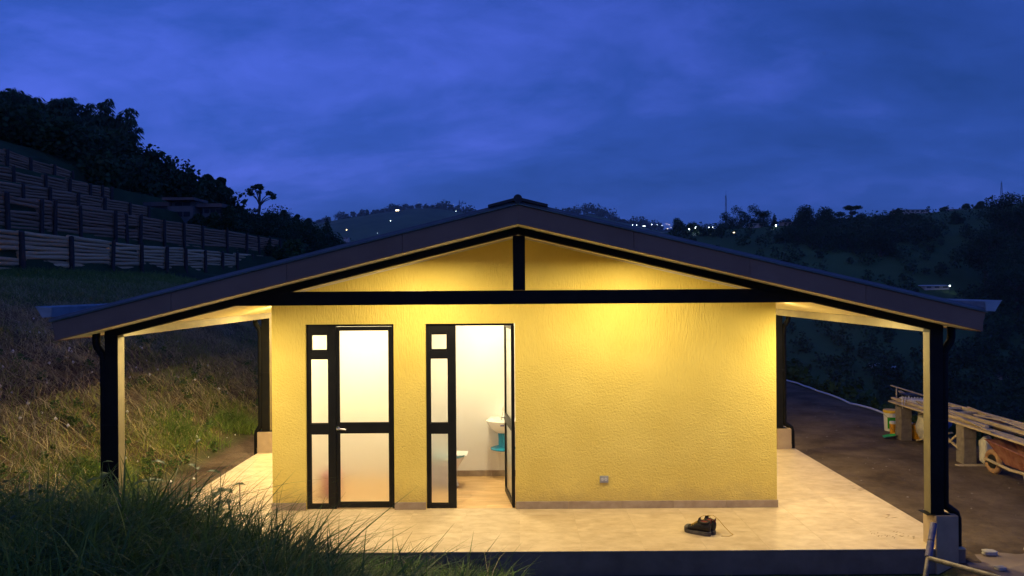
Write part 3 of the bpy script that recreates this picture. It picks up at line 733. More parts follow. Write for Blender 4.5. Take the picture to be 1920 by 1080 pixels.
# ================================================================== THINGS IN THE BATHROOMS
sk = empty('wash_basin', (-0.215, 9.80, 0)); tag(sk, 'white washbasin on a turquoise pedestal at the bathroom wall', 'washbasin')
bowl = MB().lathe([(0.02, 0.615), (0.10, 0.625), (0.165, 0.68), (0.215, 0.765), (0.225, 0.785), (0.215, 0.790), (0.19, 0.775), (0.13, 0.72), (0.02, 0.70)], (0, 0, 0), 32, 1.0, 0.78)
bowl.build('bowl', M['porcelain'], sk, True, world=False)
MB().box(-0.20, 0.20, 0.10, 0.198, 0.70, 0.80).build('back_ledge', M['porcelain'], sk, True, 0.02, world=False)
MB().lathe([(0.06, 0.43), (0.062, 0.52), (0.07, 0.625), (0.001, 0.63)], (0.0, 0.06, 0), 24).build('pedestal', M['turq'], sk, True, world=False)
MB().lathe([(0.001, 0.385), (0.13, 0.388), (0.165, 0.400), (0.165, 0.414), (0.14, 0.425), (0.001, 0.43)], (0.0, 0.04, 0), 28).build('pedestal_foot', M['turq'], sk, True, world=False)
fa = MB().tube([(0, 0.13, 0.80), (0, 0.13, 0.90), (0, 0.10, 0.92), (0, 0.03, 0.905)], [0.018, 0.015, 0.012, 0.011], 12).build('tap', M['chrome'], sk, True, world=False)
MB().tube([(0, 0.13, 0.90), (0, 0.15, 0.955)], [0.012, 0.006], 8).build('tap_lever', M['chrome'], fa, True, world=False)
MB().box(-0.03, 0.02, -0.178, -0.174, 0.735, 0.750).build('sticker', mat('blue_sticker', (0.02, 0.02, 0.22), rough=0.4), sk, world=False)

to = empty('toilet', (-0.90, 9.48, 0)); tag(to, 'white toilet with pale blue seat beside the sidelight', 'toilet')
MB().lathe([(0.10, 0.0), (0.115, 0.02), (0.085, 0.14), (0.10, 0.24), (0.165, 0.35), (0.18, 0.385), (0.001, 0.385)], (0, 0, 0), 28, 1.12, 0.9).build('bowl', M['porcelain'], to, True, world=False)
st = MB().lathe([(0.001, 0.387), (0.178, 0.387), (0.186, 0.397), (0.18, 0.41), (0.001, 0.42)], (0, 0, 0), 28, 1.13, 0.92).build('seat', M['paleblue'], to, True, world=False)
MB().box(-0.40, -0.20, -0.19, 0.19, 0.36, 0.74).build('cistern', M['porcelain'], to, True, 0.025, world=False)
MB().box(-0.28, -0.1, -0.09, 0.09, 0.0, 0.33).build('trapway', M['porcelain'], to, True, 0.03, world=False)
pl = MB()
for k in range(6):
    pl.add([(-0.05 + k * 0.05, -0.11, 0.424 + 0.004 * (k % 2)), (0.0 + k * 0.05, -0.15, 0.424 + 0.004 * ((k + 1) % 2)), (0.0 + k * 0.05, 0.15, 0.43 - 0.002 * k), (-0.05 + k * 0.05, 0.15, 0.43 - 0.002 * k)], [(0, 1, 2, 3)])
tag(obj('plastic_wrap', pl.mesh('plastic_wrap'), M['plastw'], None, (-0.91, 9.48, 0)), 'crumpled clear plastic wrap left lying on the toilet seat', 'plastic wrap')
pk = empty('pink_bucket', (-2.30, 9.12, 0)); tag(pk, 'pink bucket blurred behind the closed door sidelight', 'bucket')
MB().lathe([(0.10, 0.0), (0.105, 0.01), (0.135, 0.27), (0.142, 0.28), (0.13, 0.28), (0.10, 0.02), (0.001, 0.02)], (0, 0, 0), 24).build('tub', M['pink'], pk, True, world=False)
MB().tube([(0.138 * cos(a), 0.138 * sin(a) * 0.3 + 0.08, 0.27 - 0.0 + 0.10 * sin(a)) for a in np.linspace(0, pi, 12)], 0.004, 6).build('handle', M['plastw'], pk, world=False)

# ================================================================== SHOES ON THE PORCH
def loft(rings, close=True):
    m = MB(); n = len(rings[0])
    for r in rings: m.v += [tuple(p) for p in r]
    for i in range(len(rings) - 1):
        for k in range(n): m.f.append((i * n + k, i * n + (k + 1) % n, (i + 1) * n + (k + 1) % n, (i + 1) * n + k))
    m.f.append(tuple(range(n - 1, -1, -1))); m.f.append(tuple((len(rings) - 1) * n + k for k in range(n)))
    return m
def outline(g=0.0, n=28):
    pts = []
    for k in range(n):
        a = 2 * pi * k / n; c, s = cos(a), sin(a)
        hw = 0.046 + 0.010 * (1 + c) / 2 - 0.010 * math.exp(-((c + 0.15) / 0.35) ** 2)
        pts.append((0.142 * c + g * c, (hw + g) * (abs(s) ** 0.75) * (1 if s > 0 else -1)))
    return pts
def shoe(loc, rz, label, lace_pts):
    """toe towards +x, heel at -x, on the floor"""
    o = empty('work_shoe', loc, rz); tag(o, label, 'shoe', 'work shoes on the porch')
    ol = outline()
    rings = [[(x * 0.985, y * 0.97, 0.0) for x, y in ol], [(x, y, 0.006 + max(0, x - 0.08) * 0.12) for x, y in ol], [(x * 1.02, y * 1.03, 0.030 + 0.008 * (x < -0.04) + max(0, x - 0.08) * 0.15) for x, y in ol], [(x * 0.97, y * 0.95, 0.036 + 0.008 * (x < -0.04)) for x, y in ol]]
    loft(rings).build('sole', M['sole'], o, True, world=False)
    secs = []
    for t, top, hw in ((0.136, 0.045, 0.020), (0.130, 0.066, 0.034), (0.112, 0.078, 0.043), (0.088, 0.082, 0.047), (0.06, 0.088, 0.046), (0.03, 0.103, 0.044), (0.0, 0.122, 0.042), (-0.03, 0.136, 0.041), (-0.07, 0.128, 0.041), (-0.11, 0.134, 0.038), (-0.132, 0.140, 0.030), (-0.140, 0.120, 0.014)):
        r = []
        for k in range(16):
            a = 2 * pi * k / 16; yy = hw * cos(a); zz = sin(a)
            r.append((t - 0.006 * (zz if t < -0.1 else 0), yy * (1 - 0.22 * max(0, zz) ** 2), 0.028 + (top - 0.028) * (0.5 + 0.5 * zz) ** 0.8))
        secs.append(r)
    up = loft(secs).build('upper', M['shoe'], o, True, world=False)
    loft([[(p[0] * 1.0 + 0.003, p[1] * 1.05, p[2] * 1.03) for p in s_] for s_ in secs[0:4]]).build('toe_cap', M['toe'], o, True, world=False)
    col = MB().tube([(-0.128 + 0.055 * (1 - cos(a)), 0.036 * sin(a), 0.134 + 0.004 * cos(2 * a)) for a in np.linspace(0, 2 * pi, 18)], 0.010, 8).build('collar', M['shoe'], o, True, world=False)
    MB().lathe([(0.001, 0.0), (0.030, 0.0), (0.028, 0.006), (0.001, 0.006)], (-0.072, 0, 0.132), 18, 1.35, 0.95).build('lining', M['redfab'], col, True, world=False)
    MB().add([(-0.015, -0.026, 0.128), (-0.015, 0.026, 0.128), (-0.030, 0.024, 0.168), (-0.030, -0.024, 0.168), (-0.009, -0.026, 0.130), (-0.009, 0.026, 0.130), (-0.022, 0.022, 0.170), (-0.022, -0.022, 0.170)],
             [(0, 1, 2, 3), (4, 7, 6, 5), (0, 3, 7, 4), (1, 5, 6, 2), (3, 2, 6, 7)]).build('tongue', M['shoe'], o, world=False)
    MB().add([(-0.138, -0.014, 0.13), (-0.138, 0.014, 0.13), (-0.150, 0.010, 0.172), (-0.150, -0.010, 0.172), (-0.146, 0.0, 0.13), (-0.156, 0, 0.168)], [(0, 1, 2, 3), (0, 3, 5, 4), (1, 4, 5, 2)]).build('heel_tab', M['redfab'], o, world=False)
    ey = MB()
    for k in range(4):
        x = 0.055 - k * 0.02; z = 0.092 + k * 0.0125
        ey.tube([(x, -0.034, z - 0.012), (x, -0.012, z + 0.004), (x, 0.012, z + 0.004), (x, 0.034, z - 0.012)], 0.0028, 6)
    ey.build('lacing', M['lace'], o, world=False)
    if lace_pts: MB().tube(lace_pts, 0.0026, 6).build('loose_lace', M['lace'], o, True, world=False)
    return o
sx, sy = 1.815, 7.63
shoe((sx, sy, 0), R(143), 'worn black work shoe lying with its scuffed toe to the left', [(-0.02, 0.0, 0.168), (-0.05, -0.04, 0.185), (-0.09, -0.08, 0.18), (-0.10, -0.10, 0.15)])
shoe((sx + 0.098, sy + 0.075, 0), R(118), 'black work shoe behind with loose yellow lace and heel in view', [(-0.02, 0.0, 0.165), (-0.06, -0.05, 0.175), (-0.10, -0.09, 0.13), (-0.13, -0.14, 0.06), (-0.17, -0.18, 0.004), (-0.22, -0.17, 0.003), (-0.24, -0.10, 0.003), (-0.20, -0.03, 0.003)])

# muddy boot prints on the tiles
M['mud'] = mat('dried_mud', (0.14, 0.09, 0.05), (0.24, 0.165, 0.095), 20, 0.9)
for k, (px, py, rz, lab) in enumerate([(1692, 1003, 0.5, 'muddy boot print on the tiles beside the right post base'), (1650, 1004, 0.9, 'fainter muddy boot print left of the clear one'), (1652, 965, 0.3, 'short mud smear near the right floor edge'), (1600, 915, 0.2, 'thin mud smear farther back on the right floor')]):
    u_, v_ = px - 972, py - 537; yy = H * F / (u_ * ROLL + v_); xx = u_ * yy / F; mp_ = MB(); g = random.Random(60 + k)
    for j in range(11 if k < 2 else 5):
        cx_, cy_ = g.uniform(-.06, .06), -0.12 + 0.024 * j + g.uniform(-.006, .006); w_, h_ = g.uniform(.008, .04) * (1 if k < 2 else 1.6), g.uniform(.002, .006)
        n_ = 7; b0 = len(mp_.v)
        for q in range(n_): a = 2 * pi * q / n_; mp_.v.append((cx_ + w_ * cos(a) * g.uniform(.6, 1.2), cy_ + h_ * sin(a) * g.uniform(.7, 1.3), 0.0))
        mp_.v.append((cx_, cy_, 0.0025)); mp_.f += [(b0 + q, b0 + (q + 1) % n_, b0 + n_) for q in range(n_)]
    me_ = mp_.mesh('mud_mark'); tag(obj('mud_mark', me_, M['mud'], None, (xx, yy, 0.0012), (0, 0, rz)), lab, 'mud mark', 'mud marks on the porch floor')

# ================================================================== LOG RETAINING WALLS
lv = []; nseg, nring = 5, 9
lm = MB()
for i in range(nseg + 1):
    for k in range(nring):
        a = 2 * pi * k / nring; r = 0.5 * (1 + 0.06 * sin(3 * a + i * 1.7) + 0.04 * sin(i * 2.3))
        lm.v.append((i / nseg - 0.5, r * cos(a) + 0.06 * sin(i * 1.1), r * sin(a) + 0.05 * cos(i * 1.6)))
for i in range(nseg):
    for k in range(nring): lm.f.append((i * nring + k, i * nring + (k + 1) % nring, (i + 1) * nring + (k + 1) % nring, (i + 1) * nring + k))
lm.f.append(tuple(range(nring - 1, -1, -1))); lm.f.append(tuple(nseg * nring + k for k in range(nring)))
LOG = lm.mesh('log', True); LOG.materials.append(M['log'])
LOG_LIT = lm.mesh('log', True); LOG_LIT.materials.append(M['log_lamplit'])
PST = MB().tube([(0, 0, 0), (0.02, 0.01, 0.5), (0, 0, 1)], [0.5, 0.48, 0.44], 10).mesh('post', True); PST.materials.append(M['logpost'])
walls = [
    ([-98, -35, 35, 128, 204, 260, 307, 344, 381, 413, 441, 470, 493, 508], 'lowest log retaining wall, timber rails tinted with porch light above the grassy slope'),
    ([-60, 10, 72, 97, 147, 212, 235, 258, 304, 342, 377, 423, 459, 484, 503, 522], 'second log retaining wall, long dark rails running to the shrub'),
    ([-40, 40, 90, 141, 192, 239, 277], 'third log retaining wall, short tier under the hill house'),
    ([-30, 22, 83, 125, 165, 190, 206], 'fourth log retaining wall, dark tier below the bamboo'),
    ([-50, 9, 55, 98, 133], 'topmost log retaining wall at the foot of the bamboo')]
topz = [lambda y: 4.16 + 0.0155 * (y - 21), lambda y: 5.74 + 0.0095 * (y - 26), lambda y: 6.80 + 0.02 * (y - 30), lambda y: 7.95 + 0.02 * (y - 33), lambda y: 9.5 - 0.04 * (y - 37)]
rr = random.Random(3)
for wi, (pxs, lab) in enumerate(walls):
    pts = []
    for px in pxs:
        k = (px - 972) / F; a0, a1 = WALLX[wi]
        Y = (a0 - a1 * 21) / (k - a1); pts.append((wall_x(wi, Y) if a1 else a0, Y))
    pts = [(float(a), float(b)) for a, b in pts]
    root = empty('log_retaining_wall', (pts[0][0], pts[0][1], hz(pts[0][0] + 0.3, pts[0][1])))
    tag(root, lab, 'retaining wall', 'log retaining walls on the left hillside')
    for i, (x, y) in enumerate(pts):
        zt_ = topz[wi](y) + rr.uniform(-0.02, 0.06); hh = 1.4 if wi == 0 else 1.85
        th = rr.uniform(0.14, 0.18)
        obj('post', PST, None, root, (x + 0.13, y, zt_ - hh), (rr.uniform(-.03, .03), rr.uniform(-.02, .05), rr.uniform(0, 6)), (th, th, hh))
        if i + 1 == len(pts): break
        x2, y2 = pts[i + 1]; ln = sqrt((x2 - x) ** 2 + (y2 - y) ** 2); az = atan2(y2 - y, x2 - x)
        za, zb3 = topz[wi](y), topz[wi](y2)
        off = 0.0; dz = rr.uniform(-0.05, 0.03); nl = 0
        while off < (1.28 if wi == 0 else 1.6):
            dlog = rr.uniform(0.095, 0.15); gap = rr.uniform(0.0, 0.022)
            sl = math.atan2(zb3 - za + rr.uniform(-.07, .07), ln)
            if rr.random() > 0.015:
                obj('log', LOG_LIT if wi == 0 else LOG, None, root, ((x + x2) / 2 - 0.02 + rr.uniform(-.03, .03), (y + y2) / 2, (za + zb3) / 2 + dz - off - dlog / 2), (rr.uniform(0, 6) * 0, -sl, az), (ln * rr.uniform(0.99, 1.04), dlog, dlog))
            off += dlog + gap

# ================================================================== VEGETATION
def blades(n, xy, hmin, hmax, wid, lean=0.5, droop=0.6, seed=0, zoff=-0.02, segs=4, flat=None, azm=None):
    g = np.random.default_rng(seed); x, y = xy; z = hgt(x, y) + zoff
    az = g.uniform(0, 2 * pi, n); h = g.uniform(hmin, hmax, n) if np.isscalar(hmin) else hmin + (hmax - hmin) * g.random(n)
    ln = np.abs(g.normal(0, lean, n)); dr = g.uniform(0, droop, n); w = wid * g.uniform(0.6, 1.3, n)
    az = az if azm is None else azm + g.normal(0, 1.5, n)
    d = np.stack([np.cos(az), np.sin(az)], 1); wa = g.uniform(0, 2 * pi, n); wd = np.stack([np.cos(wa), np.sin(wa)], 1)
    Vs = []
    for k in range(segs + 1):
        t = k / segs
        r = h * (ln * t + dr * t ** 2.4); zz = h * (t - 0.5 * dr * t ** 2.8) * np.sqrt(np.clip(1 - 0.3 * ln, 0.3, 1))
        cx_, cy_, cz_ = x + d[:, 0] * r, y + d[:, 1] * r, z + zz
        if flat is not None: cz_ = hgt(cx_, cy_) + 0.015 + h * flat * (np.sin(pi * t) * g.uniform(0.2, 1.0, n) + 0.5 * t * g.uniform(-0.2, 1, n))
        ww = w * (1 - t ** 1.5) * 0.5 + 0.0004
        Vs.append(np.stack([cx_ - wd[:, 0] * ww, cy_ - wd[:, 1] * ww, cz_], 1)); Vs.append(np.stack([cx_ + wd[:, 0] * ww, cy_ + wd[:, 1] * ww, cz_], 1))
    P_ = np.stack(Vs, 1); K = P_.shape[1]
    b0 = np.arange(n)[:, None] * K
    Fs = np.concatenate([np.concatenate([b0 + 2 * k, b0 + 2 * k + 1, b0 + 2 * k + 3, b0 + 2 * k + 2], 1) for k in range(segs)], 0)
    return P_.reshape(-1, 3), Fs

def in_view(x, y, lo=-60, hi=1980):
    u = x / np.maximum(y, 0.1) * F + 972
    return (u > lo) & (u < hi)
def scatter(n, x0, x1, y0, y1, seed, dens=None):
    g = np.random.default_rng(seed); out = np.zeros((0, 2))
    while len(out) < n:
        p = np.stack([g.uniform(x0, x1, n * 2), g.uniform(y0, y1, n * 2)], 1)
        ok = in_view(p[:, 0], p[:, 1], -160)
        if dens is not None: ok &= g.random(len(p)) < dens(p[:, 0], p[:, 1])
        out = np.concatenate([out, p[ok]])
    return out[:n, 0], out[:n, 1]

# tall grass on the bank in front
def bank_d(x, y):
    edge = sm((-0.02 - x) / 0.4) * sm((7.02 - y) / 0.25)
    cl = 0.45 + 0.55 * (vnoise(x, y, 0.45, 11) > -0.25)
    return edge * cl
nt_, per_ = 1600, 42
tx, ty = scatter(nt_, -6.2, 0.25, 2.5, 7.05, 21, bank_d)
gg = np.random.default_rng(27); n = nt_ * per_; k = np.repeat(np.arange(nt_), per_)
aa = gg.uniform(0, 2 * pi, n); ra = np.abs(gg.normal(0, 0.075, n))
x, y = tx[k] + ra * np.cos(aa), ty[k] + ra * np.sin(aa)
th_ = gg.uniform(0.6, 1.25, nt_)[k]
hh = (0.25 + 0.17 * (0.5 + 0.5 * vnoise(x, y, 0.7, 12))) * th_; hh = hh * (0.55 + 0.45 * sm((0.25 - x) / 0.5)) * np.where(y > 6.2, 0.8, 1)
P1, F1 = blades(n, (x, y), hh * 0.5, hh * 1.5, 0.009 + 0.014 * gg.random(n) ** 2, 0.6, 1.1, 22, -0.02, 5, None, aa)
x, y = scatter(700, -5.5, 0.1, 3.0, 6.9, 28, bank_d)
Pd, Fd = blades(700, (x, y), 0.15, 0.5, 0.006, 1.3, 1.0, 29, -0.01, 4)
tag(obj('dead_stalks', fast_mesh('dead_stalks', Pd, Fd), M['straw']), 'pale dead stalks tangled in the bank grass', kind='stuff')
n2 = 450
x, y = scatter(n2, -5.2, -0.4, 3.0, 6.7, 23, bank_d)
P2, F2 = blades(n2, (x, y), 0.32, 0.60, 0.008, 0.45, 0.9, 24, -0.02, 5)
x, y = scatter(700, 0.1, 3.4, 5.4, 6.9, 25)
P3, F3 = blades(700, (x, y), 0.05, 0.16, 0.006, 0.6, 0.6, 26, -0.02, 5)
gme = fast_mesh('grass', np.concatenate([P1, P2, P3]), np.concatenate([F1, F2 + len(P1), F3 + len(P1) + len(P2)]))
tag(obj('bank_grass', gme, M['grass']), 'tall dark unmown grass on the bank in front of the porch', kind='stuff')

# slope on the left: straw litter, green tufts
def dry_d(x, y): return sm((-5.0 - x) / 0.7) * sm((x + 13.5) / 2.5) * (0.35 + 0.65 * (vnoise(x, y, 0.8, 13) > -0.3))
n = 36000
x, y = scatter(n, -13.8, -4.9, 7.0, 26, 31, dry_d)
P1, F1 = blades(n, (x, y), 0.12, 0.42, 0.0085, 1.0, 0.7, 32, 0.01, 4, 0.4, -0.5)
tag(obj('dry_straw', fast_mesh('dry_straw', P1, F1), M['straw']), 'brown dry straw and cut stalks strewn over the left slope', kind='stuff')
def green_d(x, y):
    low = sm((x + 8.0) / 1.6) * np.clip(0.35 + vnoise(x, y, 0.9, 14), 0.05, 1)
    top = sm((-9.6 - x) / 1.5) * 1.0
    return np.clip(low + top + 0.4 * (vnoise(x, y, 1.1, 15) > 0.15), 0, 1) * sm((-4.95 - x) / 0.4)
n = 44000
x, y = scatter(n, -13.9, -4.9, 6.6, 30, 33, green_d)
P1, F1 = blades(n, (x, y), 0.08, 0.30, 0.010, 0.6, 0.8, 34, -0.01, 3)
tag(obj('slope_grass', fast_mesh('slope_grass', P1, F1), M['sgrass']), 'patches of green grass growing on the left slope', kind='stuff')
# brighter tufts that stand out
for k, (tx, ty, r0, lab) in enumerate([(-5.55, 12.2, 0.42, 'bright green grass tuft on the slope left of the porch floor'), (-5.25, 13.9, 0.34, 'bright green grass tuft beside the rear downpipe'), (-5.35, 9.6, 0.45, 'green grass tuft low on the slope near the left porch post')]):
    gg = np.random.default_rng(400 + k); nn = 1300; a = gg.uniform(0, 2 * pi, nn); r = r0 * 1.35 * gg.random(nn) ** 0.9 * (1 + 0.35 * np.sin(3 * a + k))
    P1, F1 = blades(nn, (tx + r * np.cos(a), ty + r * np.sin(a) * 1.3), 0.12, 0.34, 0.010, 0.5, 0.9, 410 + k, -0.01, 3)
    tag(obj('grass_tuft', fast_mesh('grass_tuft', P1, F1), M['tuft']), lab, 'grass tuft', 'bright grass tufts on the slope')
# bright litter on the slope: pebbles and scraps
bits = MB(); rr = random.Random(9)
for k in range(150):
    y = rr.uniform(9, 17); x = rr.uniform(-9.5, -4.6); z = hz(x, y) + 0.03; s = rr.uniform(0.01, 0.035)
    bits.add([(x + s * rr.uniform(.6, 1.3), y, z), (x, y + s, z), (x - s * rr.uniform(.6, 1.3), y, z), (x, y - s, z), (x, y, z + s), (x, y, z - s)], [(0, 1, 4), (1, 2, 4), (2, 3, 4), (3, 0, 4), (1, 0, 5), (2, 1, 5), (3, 2, 5), (0, 3, 5)])
tag(bits.build('pebbles', M['plastw']), 'small white pebbles and scraps scattered on the left slope', kind='stuff')

def leafquads(C, size, seed, flat=0.0, aspect=0.55):
    g = np.random.default_rng(seed); n = len(C)
    d = g.normal(0, 1, (n, 3)); d[:, 2] *= 0.7; d /= np.linalg.norm(d, axis=1)[:, None]
    e2 = g.normal(0, 1, (n, 3)); e2 -= d * (e2 * d).sum(1)[:, None]; e2 /= np.linalg.norm(e2, axis=1)[:, None]
    s = (size * g.uniform(0.6, 1.4, n))[:, None] if np.isscalar(size) else (size * g.uniform(0.6, 1.4, n))[:, None]
    a, b = d * s * 0.5, e2 * s * 0.5 * aspect
    V_ = np.stack([C - a, C + b, C + a, C - b], 1).reshape(-1, 3)
    return V_, np.arange(4 * n).reshape(n, 4)

def leafy_crown(clumps, n, size, seed):
    """clumps: (cx, cy, cz, rx, rz) ellipsoids, leaves near their skins"""
    g = np.random.default_rng(seed); c = np.array(clumps); w = c[:, 3] ** 2; w = w / w.sum()
    k = g.choice(len(c), n, p=w); d = g.normal(0, 1, (n, 3)); d /= np.linalg.norm(d, axis=1)[:, None]
    r = (g.random(n) ** 0.42) * g.uniform(0.8, 1.0, n)
    Cn = c[k, :3] + d * np.stack([c[k, 3], c[k, 3], c[k, 4]], 1) * r[:, None]
    return leafquads(Cn, size, seed + 1)

def tree(name, label, x, Y, ztop, cw, ch, kind='round', seed=0, n=1500, leaf=0.35, group=None, m='leaf', cat='tree', ground=None):
    """cw crown width, ch crown height; stands on the ground at (x, Y)"""
    g = random.Random(seed); zg = (hz(x, Y) if ground is None else ground) - 0.1
    root = empty(name, (x, Y, zg)); tag(root, label, cat, group)
    top = ztop - zg; r = cw / 2; cl = []
    if kind == 'round':
        for k in range(11):
            a = g.uniform(0, 2 * pi); q = sqrt(g.random()) * 0.62; t = g.uniform(0.12, 0.95)
            rc = r * g.uniform(0.30, 0.48) * (1 - 0.35 * abs(t - 0.45))
            wz = sqrt(max(0.05, 1 - (2 * t - 0.85) ** 2 * 0.75))
            cl.append((cos(a) * q * r * wz, sin(a) * q * r * wz, top - ch + t * (ch - rc * 0.8), rc, rc * 0.85))
        cl.append((0, 0, top - ch * 0.55, r * 0.62, ch * 0.42)); cl.append((r * g.uniform(-.2, .2), 0, top - r * 0.34, r * 0.42, r * 0.34))
    elif kind == 'umbrella':
        for k in range(9):
            a = g.uniform(0, 2 * pi); q = g.uniform(0.25, 0.85); rc = r * g.uniform(0.26, 0.42)
            cl.append((cos(a) * q * r, sin(a) * q * r, top - ch * g.uniform(0.15, 0.75) - q * ch * 0.15, rc, min(rc * 0.45, ch * 0.35)))
    elif kind == 'conifer':
        for k in range(14):
            t = k / 13; cl.append((g.uniform(-.1, .1) * r, g.uniform(-.1, .1) * r, top - ch * t * 0.95 - 0.05 * ch, r * (0.12 + 0.88 * t) * g.uniform(0.8, 1.1), ch * 0.06))
    elif kind == 'shrub':
        for k in range(9):
            a = g.uniform(0, 2 * pi); q = g.uniform(0, 0.7); rc = r * g.uniform(0.3, 0.5)
            cl.append((cos(a) * q * r, sin(a) * q * r, ch * g.uniform(0.2, 0.75) * (1 - 0.4 * q), rc, ch * 0.28))
    Vl, Fl = leafy_crown(cl, n, leaf, seed + 5)
    cme = fast_mesh('crown', Vl, Fl); obj('crown', cme, M[m], root, world=False)
    tb = MB(); zc0 = min(c[2] for c in cl)
    tr = max(0.06, cw * 0.028)
    lean = g.uniform(-.04, .04) * top
    fork = max(0.3 * top, zc0 - 0.15 * ch) if kind != 'shrub' else 0.1
    tb.tube([(0, 0, -0.2), (lean * 0.4, 0, fork * 0.5), (lean, 0, fork)], [tr * 1.25, tr, tr * 0.85], 8)
    for c in cl[:8]:
        mx_ = (lean + (c[0] - lean) * 0.5, c[1] * 0.5, fork + (c[2] - fork) * 0.62)
        tb.tube([(lean, 0, fork - 0.05), mx_, c[:3]], [tr * 0.6, tr * 0.38, tr * 0.16], 6)
    tb.build('trunk', M['bark'], root, True, world=False)
    return root

def tree_px(name, label, px, topy, wpx, hpx, Y, kind='round', seed=0, n=1500, leaf=0.35, group=None, m='leaf', cat='tree'):
    x, zt_ = at(px, topy, Y); s = F / Y
    return tree(name, label, x, Y, zt_, wpx / s, hpx / s, kind, seed, n, leaf, group, m, cat)

# --- bamboo on the skyline at the left
def bamboo(px, topy, Y, seed, label, culms=13, spread=2.6):
    g = random.Random(seed); gn = np.random.default_rng(seed)
    x, zt_ = at(px, topy, Y); zg = hz(x, Y) - 0.2; hgt_ = zt_ - zg
    root = empty('bamboo_clump', (x, Y, zg)); tag(root, label, 'bamboo', 'bamboo clumps on the left skyline')
    st = MB(); C = []; D = []
    for c in range(culms):
        a = g.uniform(0, 2 * pi); h = hgt_ * (1.0 if c == 0 else g.uniform(0.68, 0.97)); sp = spread * g.uniform(0.25, 1.0) * (0.5 if c == 0 else 1)
        bx, by = 0.5 * cos(a), 0.5 * sin(a); path = []
        for k in range(9):
            t = k / 8; q = t ** 2.2
            droop = 0.10 * h * max(0, t - 0.75) / 0.25
            path.append((bx + cos(a) * sp * q * (1 + 0.5 * max(0, t - .7)), by + sin(a) * sp * q, h * (t if t < 0.85 else 0.85 + (t - 0.85) * 0.95) - droop * 0.9))
        mxz = max(p[2] for p in path); path = [(p[0], p[1], p[2] * h / mxz) for p in path]
        st.tube(path, [0.06 * (1 - 0.85 * k / 8) for k in range(9)], 5)
        P_ = np.array(path); nl = 330
        t = 1 - gn.random(nl) ** 1.15 * 0.72; idx = t * 8; i = np.clip(idx.astype(int), 0, 7); f = (idx - i)[:, None]
        base = P_[i] * (1 - f) + P_[i + 1] * f
        out = gn.normal(0, 1, (nl, 3)) * np.array([1, 1, 0.35]); out /= np.linalg.norm(out, axis=1)[:, None]
        rad = gn.random(nl)[:, None] * (0.12 + 0.85 * (1.1 - t))[:, None]
        pos = base + out * rad; pos[:, 2] -= rad[:, 0] ** 1.5 * 0.45
        C.append(pos); D.append(out * 0.7 + np.array([0, 0, -0.75]))
    st.build('culms', M['bark'], root, True, world=False)
    C = np.concatenate(C); D = np.concatenate(D); D /= np.linalg.norm(D, axis=1)[:, None]; nn = len(C)
    e2 = gn.normal(0, 1, (nn, 3)); e2 -= D * (e2 * D).sum(1)[:, None]; e2 /= np.linalg.norm(e2, axis=1)[:, None]
    s = gn.uniform(0.3, 0.6, nn)[:, None]
    Vb = np.stack([C, C + D * s * 0.45 + e2 * s * 0.11, C + D * s, C + D * s * 0.45 - e2 * s * 0.11], 1).reshape(-1, 3)
    obj('foliage', fast_mesh('foliage', Vb, np.arange(4 * nn).reshape(nn, 4)), M['bamboo'], root, world=False)
BL = 'feathery bamboo clump on the left skyline, '
for k, (px, ty, Y, lab) in enumerate([(-45, 168, 60, 'cut by the left edge of the photo'), (14, 163, 60, 'leftmost with rounded plume'), (58, 172, 61, 'second, with a hooked tip'), (92, 180, 60, 'fourth, above the tall pale stem'), (128, 196, 59, 'short, right of the middle'), (158, 185, 61, 'with upright pointed tip'), (192, 188, 61, 'second from its right end'), (212, 222, 60, 'lowest, drooping at its right end')]):
    bamboo(px, ty, Y, 40 + k, BL + lab)
# --- trees on the left hill
tree_px('umbrella_tree', 'flat crowned tree just right of the bamboo', 243, 265, 40, 30, 62, 'umbrella', 61, 6000, 0.22)
tree_px('umbrella_tree', 'flat crowned tree, second right of the bamboo, reaching over the slope', 275, 280, 42, 24, 63, 'umbrella', 62, 6000, 0.22)
for k, (px, ty, w, h, Y, lab) in enumerate([
    (200, 268, 90, 90, 57, 'dark tree under the right end of the bamboo'), (300, 302, 62, 66, 66, 'rounded dark tree below the flat crowned trees'),
    (335, 318, 50, 50, 70, 'small dark tree left of the big round crown'), (357, 316, 26, 36, 72, 'narrow tree poking up beside the big round crown'),
    (388, 326, 44, 62, 74, 'left half of the big round crowned pair on the skyline'), (414, 332, 46, 56, 75, 'right half of the big round crowned pair on the skyline'),
    (255, 300, 90, 70, 60, 'wide dark tree above the hill house'), (150, 262, 110, 90, 55, 'broad dark tree in front of the bamboo stems'), (70, 240, 120, 80, 56, 'broad dark tree at far left in front of the bamboo')]):
    tree_px('broadleaf_tree', lab, px, ty, w, h, Y, 'round', 70 + k, 14000, 0.24, 'trees on the left hillside')
tree_px('layered_tree', 'layered spreading tree with horizontal boughs right of the hill house', 436, 372, 82, 58, 70, 'umbrella', 81, 9000, 0.22)
